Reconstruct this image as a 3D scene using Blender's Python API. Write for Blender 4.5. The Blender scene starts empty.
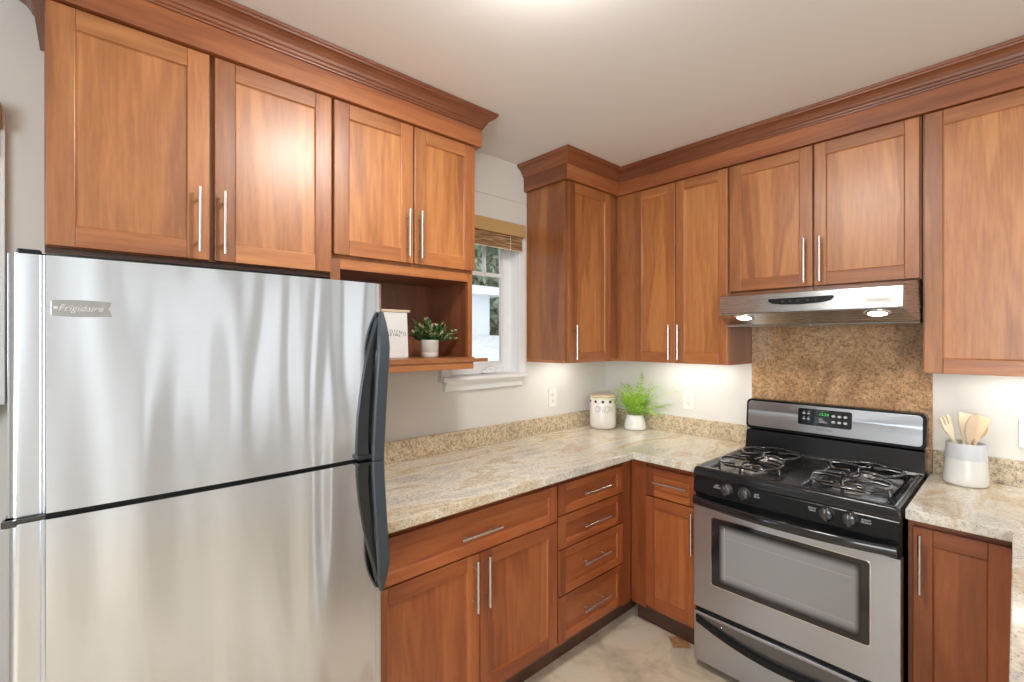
import bpy, bmesh, math, random
from mathutils import Vector, Matrix
R = math.radians
random.seed(7)
sc = bpy.context.scene
col = sc.collection

# ------------------------------------------------------------------ camera
CAMX, CAMY, CAMZ = 2.0086, -2.7279, 1.4944
cd = bpy.data.cameras.new('camera')
cam = bpy.data.objects.new('camera', cd)
col.objects.link(cam)
cd.sensor_width = 36.0
cd.lens = 465.91 / 1024 * 36.0
cd.shift_y = -1.4165 / 1024
cd.clip_start = 0.02
cam.location = (CAMX, CAMY, CAMZ)
cam.rotation_euler = (R(90), 0, R(47.8137))
sc.camera = cam

# ------------------------------------------------------------------ world, exposure
w = bpy.data.worlds.new('overcast_sky')
sc.world = w
w.use_nodes = True
bg = w.node_tree.nodes['Background']
bg.inputs[0].default_value = (0.86, 0.93, 1.0, 1)
bg.inputs[1].default_value = 1.9
sc.view_settings.view_transform = 'Standard'
sc.view_settings.look = 'None'
sc.view_settings.gamma = 1.0
sc.view_settings.use_curve_mapping = False
sc.view_settings.exposure = 0.10
sc.cycles.max_bounces = 10
sc.cycles.diffuse_bounces = 5
sc.cycles.glossy_bounces = 5
sc.cycles.caustics_reflective = False
sc.cycles.caustics_refractive = False
sc.cycles.sample_clamp_indirect = 4.0

# added fill: area lights in the invented windows behind and beside the camera
def area_light(name, loc, rot, sx, sy, power, color, parent=None, ploc=None):
    l = bpy.data.lights.new(name, 'AREA')
    l.shape = 'RECTANGLE'; l.size = sx; l.size_y = sy
    l.energy = power; l.color = color
    o = bpy.data.objects.new(name, l)
    col.objects.link(o)
    o.location = Vector(loc) - (parent.location if parent else Vector((0, 0, 0)))
    o.rotation_euler = rot
    if parent: o.parent = parent
    return o
area_light('added_front_fill', (2.95, -4.93, 1.45), (R(90), 0, R(0)), 2.2, 1.5, 74, (0.88, 0.95, 1.0))
area_light('added_side_fill', (4.375, -2.025, 1.45), (R(90), 0, R(90)), 0.40, 1.4, 0.9, (0.95, 0.98, 1.0))
area_light('added_corner_fill', (4.375, -0.75, 1.45), (R(90), 0, R(90)), 0.65, 1.4, 1.9, (0.95, 0.98, 1.0))

# ------------------------------------------------------------------ materials
def new_mat(name):
    m = bpy.data.materials.new(name); m.use_nodes = True
    nt = m.node_tree
    return m, nt, nt.nodes['Principled BSDF']
def N(nt, typ, **kw):
    n = nt.nodes.new(typ)
    for k, v in kw.items():
        if k.startswith('i_'):
            n.inputs[k[2:]].default_value = v
        else: setattr(n, k, v)
    return n
def L(nt, a, b): nt.links.new(a, b)
def simple(name, c, rough=0.5, metal=0.0, spec=0.5, emit=None, es=0, coat=0, bump=None):
    m, nt, b = new_mat(name)
    b.inputs['Base Color'].default_value = (*c, 1)
    b.inputs['Roughness'].default_value = rough
    b.inputs['Metallic'].default_value = metal
    b.inputs['Specular IOR Level'].default_value = spec
    b.inputs['Coat Weight'].default_value = coat
    if emit:
        b.inputs['Emission Color'].default_value = (*emit, 1)
        b.inputs['Emission Strength'].default_value = es
    # fine procedural variation so that no surface is dead flat
    tc = N(nt, 'ShaderNodeTexCoord'); no = N(nt, 'ShaderNodeTexNoise')
    no.inputs['Scale'].default_value = bump[0] if bump else 60
    no.inputs['Detail'].default_value = 3
    L(nt, tc.outputs['Object'], no.inputs['Vector'])
    bp = N(nt, 'ShaderNodeBump'); bp.inputs['Strength'].default_value = bump[1] if bump else 0.02
    bp.inputs['Distance'].default_value = bump[2] if bump else 0.002
    L(nt, no.outputs['Fac'], bp.inputs['Height']); L(nt, bp.outputs['Normal'], b.inputs['Normal'])
    return m
def ramp(nt, fac, stops):
    r = N(nt, 'ShaderNodeValToRGB')
    while len(r.color_ramp.elements) < len(stops): r.color_ramp.elements.new(0.5)
    for e, (p, c) in zip(r.color_ramp.elements, stops):
        e.position = p; e.color = (*c, 1)
    L(nt, fac, r.inputs['Fac']); return r

def wood(name, axis, dark, mid, light, rough=0.42, figure=0.5, coat=0.7):
    """cherry wood, grain along axis ('x','y','z' in object space)"""
    m, nt, b = new_mat(name)
    tc = N(nt, 'ShaderNodeTexCoord'); ge = N(nt, 'ShaderNodeNewGeometry')
    mp = N(nt, 'ShaderNodeMapping')
    s = {'x': (0.09, 1, 1), 'y': (1, 0.09, 1), 'z': (1, 1, 0.09)}[axis]
    mp.inputs['Scale'].default_value = s
    # every board has its own place in the log
    oi = N(nt, 'ShaderNodeObjectInfo')
    ad = N(nt, 'ShaderNodeMath', operation='MULTIPLY_ADD'); ad.inputs[1].default_value = 37.0
    L(nt, ge.outputs['Random Per Island'], ad.inputs[0])
    mo = N(nt, 'ShaderNodeMath', operation='MULTIPLY'); mo.inputs[1].default_value = 53.0
    L(nt, oi.outputs['Random'], mo.inputs[0]); L(nt, mo.outputs[0], ad.inputs[2])
    L(nt, tc.outputs['Object'], mp.inputs['Vector'])
    n1 = N(nt, 'ShaderNodeTexNoise', noise_dimensions='4D'); n1.inputs['Scale'].default_value = 7; n1.inputs['Detail'].default_value = 3; n1.inputs['Distortion'].default_value = 0.6
    n2 = N(nt, 'ShaderNodeTexNoise', noise_dimensions='4D'); n2.inputs['Scale'].default_value = 95; n2.inputs['Detail'].default_value = 4; n2.inputs['Roughness'].default_value = 0.65
    for n in (n1, n2):
        L(nt, mp.outputs[0], n.inputs['Vector']); L(nt, ad.outputs[0], n.inputs['W'])
    # growth ring bands
    ring = N(nt, 'ShaderNodeMath', operation='MULTIPLY'); ring.inputs[1].default_value = 16
    L(nt, n1.outputs['Fac'], ring.inputs[0])
    sn = N(nt, 'ShaderNodeMath', operation='SINE'); mm = N(nt, 'ShaderNodeMath', operation='MULTIPLY'); mm.inputs[1].default_value = 3.2
    L(nt, ring.outputs[0], mm.inputs[0]); L(nt, mm.outputs[0], sn.inputs[0])
    a1 = N(nt, 'ShaderNodeMath', operation='MULTIPLY_ADD'); a1.inputs[1].default_value = 0.06 * figure
    L(nt, sn.outputs[0], a1.inputs[0]); L(nt, n1.outputs['Fac'], a1.inputs[2])
    a2 = N(nt, 'ShaderNodeMath', operation='MULTIPLY_ADD'); a2.inputs[1].default_value = 0.42
    L(nt, n2.outputs['Fac'], a2.inputs[0]); L(nt, a1.outputs[0], a2.inputs[2])
    rm = ramp(nt, a2.outputs[0], [(0.50, dark), (0.71, mid), (0.92, light)])
    hv = N(nt, 'ShaderNodeHueSaturation')
    mr = N(nt, 'ShaderNodeMapRange'); mr.inputs['To Min'].default_value = 0.70; mr.inputs['To Max'].default_value = 1.20
    L(nt, ge.outputs['Random Per Island'], mr.inputs['Value']); L(nt, mr.outputs[0], hv.inputs['Value'])
    L(nt, rm.outputs[0], hv.inputs['Color']); L(nt, hv.outputs[0], b.inputs['Base Color'])
    b.inputs['Roughness'].default_value = rough
    b.inputs['Specular IOR Level'].default_value = 0.5
    b.inputs['Coat Weight'].default_value = coat; b.inputs['Coat Roughness'].default_value = 0.34
    bp = N(nt, 'ShaderNodeBump'); bp.inputs['Strength'].default_value = 0.05; bp.inputs['Distance'].default_value = 0.002
    L(nt, n2.outputs['Fac'], bp.inputs['Height']); L(nt, bp.outputs['Normal'], b.inputs['Normal'])
    return m
CH = ((0.22, 0.062, 0.015), (0.36, 0.122, 0.033), (0.50, 0.200, 0.062))  # upper cabinets: lamp glare put into paler frame and panel colours
WV = wood('cherry_vertical', 'z', *CH)
WX = wood('cherry_along_x', 'x', *CH)
WY = wood('cherry_along_y', 'y', *CH)
PAN = ((0.27, 0.088, 0.022), (0.43, 0.160, 0.045), (0.57, 0.245, 0.080))
WP = wood('cherry_panel', 'z', *PAN, figure=1.0)
# same cherry on the base cabinets, their dimmer light put into a redder colour
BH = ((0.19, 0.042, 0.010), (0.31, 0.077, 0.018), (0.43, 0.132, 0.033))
BV = wood('dim_lit_cherry_vertical', 'z', *BH, coat=0.5)
BX = wood('dim_lit_cherry_along_x', 'x', *BH, coat=0.5)
BY = wood('dim_lit_cherry_along_y', 'y', *BH, coat=0.5)
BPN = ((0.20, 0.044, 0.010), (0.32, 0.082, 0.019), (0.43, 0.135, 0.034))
BP = wood('dim_lit_cherry_panel', 'z', *BPN, figure=1.0, coat=0.5)
PX = wood('dim_lit_cherry_panel_along_x', 'x', *BPN, coat=0.5); PY = wood('dim_lit_cherry_panel_along_y', 'y', *BPN, coat=0.5)
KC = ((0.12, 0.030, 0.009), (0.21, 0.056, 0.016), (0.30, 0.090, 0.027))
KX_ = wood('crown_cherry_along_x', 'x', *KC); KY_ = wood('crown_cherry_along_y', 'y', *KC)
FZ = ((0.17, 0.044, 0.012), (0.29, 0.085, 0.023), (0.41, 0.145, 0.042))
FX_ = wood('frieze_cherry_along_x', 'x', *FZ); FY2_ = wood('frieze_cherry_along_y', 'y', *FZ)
DK = ((0.045, 0.014, 0.006), (0.075, 0.024, 0.010), (0.11, 0.036, 0.015))
WD = wood('dark_cherry', 'x', *DK, rough=0.5)
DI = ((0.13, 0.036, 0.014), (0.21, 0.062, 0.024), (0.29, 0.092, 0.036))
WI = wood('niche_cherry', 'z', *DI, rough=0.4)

def granite(name, base, stops_speck, flow=1.0, rough=0.12, speck=240, dark_amt=0.5, vein=True, grain=0.8):
    m, nt, b = new_mat(name)
    tc = N(nt, 'ShaderNodeTexCoord')
    mp = N(nt, 'ShaderNodeMapping'); mp.inputs['Rotation'].default_value = (0, 0, R(28)); mp.inputs['Scale'].default_value = (2.2, 0.75, 1.2)
    L(nt, tc.outputs['Object'], mp.inputs['Vector'])
    n1 = N(nt, 'ShaderNodeTexNoise'); n1.inputs['Scale'].default_value = 3.0; n1.inputs['Detail'].default_value = 6; n1.inputs['Distortion'].default_value = 1.2 * flow
    L(nt, mp.outputs[0], n1.inputs['Vector'])
    r1 = ramp(nt, n1.outputs['Fac'], base)
    n3 = N(nt, 'ShaderNodeTexNoise'); n3.inputs['Scale'].default_value = speck * 0.35; n3.inputs['Detail'].default_value = 4; n3.inputs['Roughness'].default_value = 0.7
    L(nt, tc.outputs['Object'], n3.inputs['Vector'])
    r3 = ramp(nt, n3.outputs['Fac'], [(0.34, (0.42, 0.38, 0.33)), (0.5, (1, 1, 1)), (0.68, (1.35, 1.32, 1.24))])
    mx = N(nt, 'ShaderNodeMixRGB', blend_type='MULTIPLY'); mx.inputs['Fac'].default_value = grain
    L(nt, r1.outputs[0], mx.inputs[1]); L(nt, r3.outputs[0], mx.inputs[2])
    v = N(nt, 'ShaderNodeTexVoronoi'); v.inputs['Scale'].default_value = speck
    L(nt, tc.outputs['Object'], v.inputs['Vector'])
    lt = N(nt, 'ShaderNodeSeparateColor'); L(nt, v.outputs['Color'], lt.inputs[0])
    gt = N(nt, 'ShaderNodeMath', operation='GREATER_THAN'); gt.inputs[1].default_value = 1 - 0.09 * dark_amt * 2
    L(nt, lt.outputs[0], gt.inputs[0])
    lv = N(nt, 'ShaderNodeMath', operation='LESS_THAN'); lv.inputs[1].default_value = 0.42
    L(nt, v.outputs['Distance'], lv.inputs[0])
    mu = N(nt, 'ShaderNodeMath', operation='MULTIPLY'); L(nt, gt.outputs[0], mu.inputs[0]); L(nt, lv.outputs[0], mu.inputs[1])
    m2 = N(nt, 'ShaderNodeMath', operation='MULTIPLY'); m2.inputs[1].default_value = 0.75; L(nt, mu.outputs[0], m2.inputs[0])
    mx2 = N(nt, 'ShaderNodeMixRGB'); mx2.inputs[2].default_value = (*stops_speck, 1)
    L(nt, m2.outputs[0], mx2.inputs['Fac']); L(nt, mx.outputs[0], mx2.inputs[1])
    L(nt, mx2.outputs[0], b.inputs['Base Color'])
    b.inputs['Roughness'].default_value = rough
    return m
GT = granite('cream_granite', [(0.28, (0.46, 0.44, 0.42)), (0.39, (0.64, 0.60, 0.53)), (0.49, (0.76, 0.71, 0.61)), (0.59, (0.60, 0.48, 0.33)), (0.65, (0.72, 0.65, 0.53)), (0.77, (0.80, 0.78, 0.74))],
             (0.10, 0.085, 0.07), speck=220, dark_amt=0.5, grain=0.42)
GS = granite('speckled_granite', [(0.30, (0.46, 0.38, 0.27)), (0.50, (0.62, 0.51, 0.36)), (0.70, (0.54, 0.42, 0.28))],
             (0.09, 0.07, 0.05), speck=190, dark_amt=1.3, rough=0.15)
GB = granite('tan_granite', [(0.30, (0.36, 0.20, 0.10)), (0.45, (0.52, 0.31, 0.16)), (0.60, (0.60, 0.37, 0.20)), (0.75, (0.44, 0.29, 0.18))],
             (0.07, 0.045, 0.03), speck=210, dark_amt=1.6, rough=0.18)

def brushed(name, c, rough, wav, aniso=0.75, rot=0.25, scale=(1.0, 7.0, 0.9)):
    m, nt, b = new_mat(name)
    b.inputs['Base Color'].default_value = (*c, 1)
    b.inputs['Metallic'].default_value = 1.0
    b.inputs['Anisotropic'].default_value = aniso
    b.inputs['Anisotropic Rotation'].default_value = rot
    tg = N(nt, 'ShaderNodeTangent', direction_type='RADIAL', axis='Z')
    L(nt, tg.outputs[0], b.inputs['Tangent'])
    tc = N(nt, 'ShaderNodeTexCoord')
    mp = N(nt, 'ShaderNodeMapping'); mp.inputs['Scale'].default_value = (2, 2, 400)
    L(nt, tc.outputs['Object'], mp.inputs['Vector'])
    n = N(nt, 'ShaderNodeTexNoise'); n.inputs['Scale'].default_value = 1.0; n.inputs['Detail'].default_value = 2
    L(nt, mp.outputs[0], n.inputs['Vector'])
    mr = N(nt, 'ShaderNodeMapRange'); mr.inputs['To Min'].default_value = rough * 0.85; mr.inputs['To Max'].default_value = rough * 1.2
    L(nt, n.outputs['Fac'], mr.inputs['Value']); L(nt, mr.outputs[0], b.inputs['Roughness'])
    # gentle waves of the rolled sheet
    mp2 = N(nt, 'ShaderNodeMapping'); mp2.inputs['Scale'].default_value = scale
    L(nt, tc.outputs['Object'], mp2.inputs['Vector'])
    n2 = N(nt, 'ShaderNodeTexNoise'); n2.inputs['Scale'].default_value = 1.0; n2.inputs['Detail'].default_value = 1.0
    L(nt, mp2.outputs[0], n2.inputs['Vector'])
    bp = N(nt, 'ShaderNodeBump'); bp.inputs['Strength'].default_value = 1.0; bp.inputs['Distance'].default_value = wav
    L(nt, n2.outputs['Fac'], bp.inputs['Height']); L(nt, bp.outputs['Normal'], b.inputs['Normal'])
    return m
STEEL = brushed('brushed_fridge_steel', (0.73, 0.78, 0.86), 0.16, 0.026)
STEEL2 = brushed('brushed_range_steel', (0.54, 0.575, 0.63), 0.32, 0.001)
HSTEEL = brushed('hood_steel', (0.50, 0.52, 0.54), 0.26, 0.004)
NICKEL = simple('brushed_nickel', (0.70, 0.68, 0.66), 0.26, 1.0)
CHROME = simple('polished_metal', (0.85, 0.85, 0.85), 0.12, 1.0)
BLACK = simple('black_plastic', (0.008, 0.009, 0.010), 0.22, spec=0.3)
BLKENAMEL = simple('black_enamel', (0.010, 0.011, 0.013), 0.10, coat=0.5)
SPKENAMEL = simple('speckled_black_enamel', (0.014, 0.015, 0.017), 0.14, spec=0.4, coat=0.15, bump=(500, 0.25, 0.001))
IRON = simple('cast_iron', (0.012, 0.012, 0.014), 0.14, spec=0.8, coat=0.8)
ALU = simple('burner_aluminium', (0.42, 0.42, 0.43), 0.35, 0.9)
HANDLEM = simple('fridge_handle_black', (0.035, 0.045, 0.055), 0.38)
HANDLED = simple('fridge_handle_dark', (0.010, 0.012, 0.014), 0.3)
WALLM = simple('greige_wall_paint', (0.74, 0.722, 0.688), 0.75, bump=(180, 0.12, 0.002))
CEILM = simple('ceiling_paint', (0.86, 0.855, 0.84), 0.85, bump=(160, 0.1, 0.002))
TRIMM = simple('white_trim_paint', (0.88, 0.89, 0.90), 0.35)
PLATE = simple('white_cover_plate', (0.86, 0.85, 0.80), 0.3)
SLOT = simple('socket_slot', (0.12, 0.11, 0.10), 0.5)
CERAM = simple('white_ceramic', (0.80, 0.79, 0.77), 0.22, coat=0.4)
CERAMS = simple('speckled_canister_glaze', (0.74, 0.70, 0.66), 0.25, coat=0.4)
CERAMG = simple('pale_grey_ceramic_band', (0.60, 0.62, 0.65), 0.45)
STONEW = simple('pot_grey_glaze', (0.52, 0.50, 0.45), 0.5)
LIDW = simple('pale_wood_lid', (0.72, 0.56, 0.40), 0.5)
UTW = simple('pale_beech', (0.72, 0.53, 0.33), 0.5, bump=(40, 0.1, 0.002))
UTW2 = simple('bleached_beech', (0.80, 0.70, 0.52), 0.5, bump=(40, 0.1, 0.002))
UTW3 = simple('warm_beech', (0.60, 0.38, 0.19), 0.5, bump=(40, 0.1, 0.002))
CANVAS = simple('white_canvas', (0.80, 0.80, 0.80), 0.8, bump=(900, 0.2, 0.001))
INK = simple('black_ink', (0.03, 0.03, 0.035), 0.6)
GREYINK = simple('grey_marking', (0.55, 0.56, 0.58), 0.5)
ENGR = simple('engraved_grey', (0.40, 0.38, 0.36), 0.5)
DGREY = simple('steel_lettering', (0.22, 0.22, 0.23), 0.4, 0.6)
SOIL = simple('dark_soil', (0.03, 0.025, 0.02), 0.9)
BAMBOO = simple('tan_valance_fabric', (0.50, 0.31, 0.13), 0.7, bump=(300, 0.4, 0.002))
GREENLED = simple('green_display_digits', (0.05, 0.5, 0.1), 0.5, emit=(0.25, 1.0, 0.30), es=0.35)
LAMPW = simple('lamp_diffuser', (0.9, 0.88, 0.82), 0.4, emit=(1.0, 0.965, 0.915), es=88)
LENS = simple('hood_lamp_lens', (0.95, 0.93, 0.88), 0.2, emit=(1.0, 0.90, 0.74), es=22)
STRIP = simple('led_strip', (0.95, 0.93, 0.88), 0.3, emit=(1.0, 0.96, 0.88), es=28)
SCREENG = simple('oven_screen_grey', (0.30, 0.30, 0.30), 0.22, coat=0.4)
SIDING = simple('pale_blue_siding', (0.66, 0.70, 0.73), 0.7)
EAVEM = simple('white_eave_paint', (0.85, 0.86, 0.86), 0.6)
RUBBER = simple('black_rubber', (0.02, 0.02, 0.02), 0.6)

def leafmat(name, a, b_):
    m, nt, b = new_mat(name)
    ge = N(nt, 'ShaderNodeNewGeometry')
    r = ramp(nt, ge.outputs['Random Per Island'], [(0, a), (1, b_)])
    L(nt, r.outputs[0], b.inputs['Base Color'])
    b.inputs['Roughness'].default_value = 0.45
    b.inputs['Subsurface Weight'].default_value = 0.0
    tr = N(nt, 'ShaderNodeBsdfTranslucent'); mx = N(nt, 'ShaderNodeMixShader'); mx.inputs[0].default_value = 0.3
    out = nt.nodes['Material Output']
    L(nt, r.outputs[0], tr.inputs[0]); L(nt, b.outputs[0], mx.inputs[1]); L(nt, tr.outputs[0], mx.inputs[2]); L(nt, mx.outputs[0], out.inputs[0])
    return m
FERN = leafmat('fern_green', (0.24, 0.52, 0.04), (0.66, 0.90, 0.16))
BOX = leafmat('variegated_leaf', (0.025, 0.09, 0.03), (0.15, 0.27, 0.09))
BOXT = leafmat('pale_leaf_tip', (0.42, 0.46, 0.22), (0.66, 0.62, 0.40))
TREEM = leafmat('tree_leaf', (0.08, 0.13, 0.08), (0.38, 0.46, 0.32))
BARK = simple('bark', (0.10, 0.07, 0.05), 0.9)

def glass_mat():
    m, nt, b = new_mat('window_glass')
    nt.nodes.remove(b)
    t = N(nt, 'ShaderNodeBsdfTransparent'); g = N(nt, 'ShaderNodeBsdfGlossy'); g.inputs['Roughness'].default_value = 0.02
    fr = N(nt, 'ShaderNodeFresnel'); fr.inputs['IOR'].default_value = 1.45
    mx = N(nt, 'ShaderNodeMixShader')
    L(nt, fr.outputs[0], mx.inputs[0]); L(nt, t.outputs[0], mx.inputs[1]); L(nt, g.outputs[0], mx.inputs[2])
    L(nt, mx.outputs[0], nt.nodes['Material Output'].inputs[0])
    return m
GLASS = glass_mat()

def floor_mat():
    m, nt, b = new_mat('travertine_tile')
    tc = N(nt, 'ShaderNodeTexCoord')
    n1 = N(nt, 'ShaderNodeTexNoise'); n1.inputs['Scale'].default_value = 3.5; n1.inputs['Detail'].default_value = 8; n1.inputs['Roughness'].default_value = 0.65; n1.inputs['Distortion'].default_value = 0.6
    L(nt, tc.outputs['Object'], n1.inputs['Vector'])
    r1 = ramp(nt, n1.outputs['Fac'], [(0.32, (0.42, 0.34, 0.25)), (0.44, (0.60, 0.50, 0.38)), (0.54, (0.76, 0.63, 0.47)), (0.64, (0.76, 0.68, 0.56)), (0.74, (0.60, 0.44, 0.30))])
    # octagon-and-dot tiling: square tiles, terracotta dots turned 45 degrees on every corner
    T = 0.62; OX, OY = 0.860, -0.569
    sp = N(nt, 'ShaderNodeSeparateXYZ'); L(nt, tc.outputs['Object'], sp.inputs[0])
    def frac(out, off):
        a = N(nt, 'ShaderNodeMath', operation='SUBTRACT'); a.inputs[1].default_value = off; L(nt, out, a.inputs[0])
        d = N(nt, 'ShaderNodeMath', operation='DIVIDE'); d.inputs[1].default_value = T; L(nt, a.outputs[0], d.inputs[0])
        r = N(nt, 'ShaderNodeMath', operation='ROUND'); L(nt, d.outputs[0], r.inputs[0])
        s = N(nt, 'ShaderNodeMath', operation='SUBTRACT'); L(nt, d.outputs[0], s.inputs[0]); L(nt, r.outputs[0], s.inputs[1])
        ab = N(nt, 'ShaderNodeMath', operation='ABSOLUTE'); L(nt, s.outputs[0], ab.inputs[0])
        return ab.outputs[0]
    fx, fy = frac(sp.outputs[0], OX), frac(sp.outputs[1], OY)
    su = N(nt, 'ShaderNodeMath', operation='ADD'); L(nt, fx, su.inputs[0]); L(nt, fy, su.inputs[1])
    mi = N(nt, 'ShaderNodeMath', operation='MINIMUM'); L(nt, fx, mi.inputs[0]); L(nt, fy, mi.inputs[1])
    dot = N(nt, 'ShaderNodeMath', operation='LESS_THAN'); dot.inputs[1].default_value = 0.062 / T; L(nt, su.outputs[0], dot.inputs[0])
    ring = N(nt, 'ShaderNodeMath', operation='LESS_THAN'); ring.inputs[1].default_value = 0.067 / T; L(nt, su.outputs[0], ring.inputs[0])
    gr = N(nt, 'ShaderNodeMath', operation='LESS_THAN'); gr.inputs[1].default_value = 0.0018 / T; L(nt, mi.outputs[0], gr.inputs[0])
    g2 = N(nt, 'ShaderNodeMath', operation='MAXIMUM'); L(nt, gr.outputs[0], g2.inputs[0]); L(nt, ring.outputs[0], g2.inputs[1])
    g3 = N(nt, 'ShaderNodeMath', operation='MULTIPLY'); g3.inputs[1].default_value = 0.28; L(nt, g2.outputs[0], g3.inputs[0])
    m1 = N(nt, 'ShaderNodeMixRGB'); m1.inputs[2].default_value = (0.45, 0.38, 0.29, 1); L(nt, g3.outputs[0], m1.inputs[0]); L(nt, r1.outputs[0], m1.inputs[1])
    n2 = N(nt, 'ShaderNodeTexNoise'); n2.inputs['Scale'].default_value = 45; n2.inputs['Detail'].default_value = 3; L(nt, tc.outputs['Object'], n2.inputs['Vector'])
    r2 = ramp(nt, n2.outputs['Fac'], [(0.3, (0.36, 0.16, 0.07)), (0.7, (0.58, 0.33, 0.17))])
    m2 = N(nt, 'ShaderNodeMixRGB'); L(nt, dot.outputs[0], m2.inputs[0]); L(nt, m1.outputs[0], m2.inputs[1]); L(nt, r2.outputs[0], m2.inputs[2])
    L(nt, m2.outputs[0], b.inputs['Base Color']); b.inputs['Roughness'].default_value = 0.35
    return m
FLOORM = floor_mat()

def bamboo_mat():
    m, nt, b = new_mat('woven_bamboo')
    tc = N(nt, 'ShaderNodeTexCoord'); mp = N(nt, 'ShaderNodeMapping'); mp.inputs['Scale'].default_value = (10, 10, 260)
    L(nt, tc.outputs['Object'], mp.inputs['Vector'])
    n = N(nt, 'ShaderNodeTexNoise'); n.inputs['Scale'].default_value = 1; n.inputs['Detail'].default_value = 3
    L(nt, mp.outputs[0], n.inputs['Vector'])
    r = ramp(nt, n.outputs['Fac'], [(0.3, (0.10, 0.05, 0.025)), (0.5, (0.33, 0.18, 0.09)), (0.7, (0.55, 0.38, 0.22))])
    L(nt, r.outputs[0], b.inputs['Base Color']); b.inputs['Roughness'].default_value = 0.6
    bp = N(nt, 'ShaderNodeBump'); bp.inputs['Distance'].default_value = 0.003; L(nt, n.outputs['Fac'], bp.inputs['Height']); L(nt, bp.outputs[0], b.inputs['Normal'])
    return m
WOVEN = bamboo_mat()
def shingle_mat():
    m, nt, b = new_mat('pale_shingles')
    tc = N(nt, 'ShaderNodeTexCoord'); br = N(nt, 'ShaderNodeTexBrick')
    mp = N(nt, 'ShaderNodeMapping'); mp.inputs['Rotation'].default_value = (0, 0, R(90)); L(nt, tc.outputs['Object'], mp.inputs['Vector'])
    br.inputs['Scale'].default_value = 2.4; br.inputs['Color1'].default_value = (0.62, 0.63, 0.63, 1); br.inputs['Color2'].default_value = (0.74, 0.75, 0.75, 1)
    br.inputs['Mortar'].default_value = (0.48, 0.49, 0.50, 1); br.inputs['Mortar Size'].default_value = 0.025; br.inputs['Row Height'].default_value = 0.3; br.inputs['Brick Width'].default_value = 0.7
    L(nt, mp.outputs[0], br.inputs['Vector']); L(nt, br.outputs[0], b.inputs['Base Color']); b.inputs['Roughness'].default_value = 0.9
    return m
SHINGLE = shingle_mat()
GRASS = simple('lawn', (0.10, 0.17, 0.06), 0.9, bump=(30, 1, 0.02))

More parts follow.
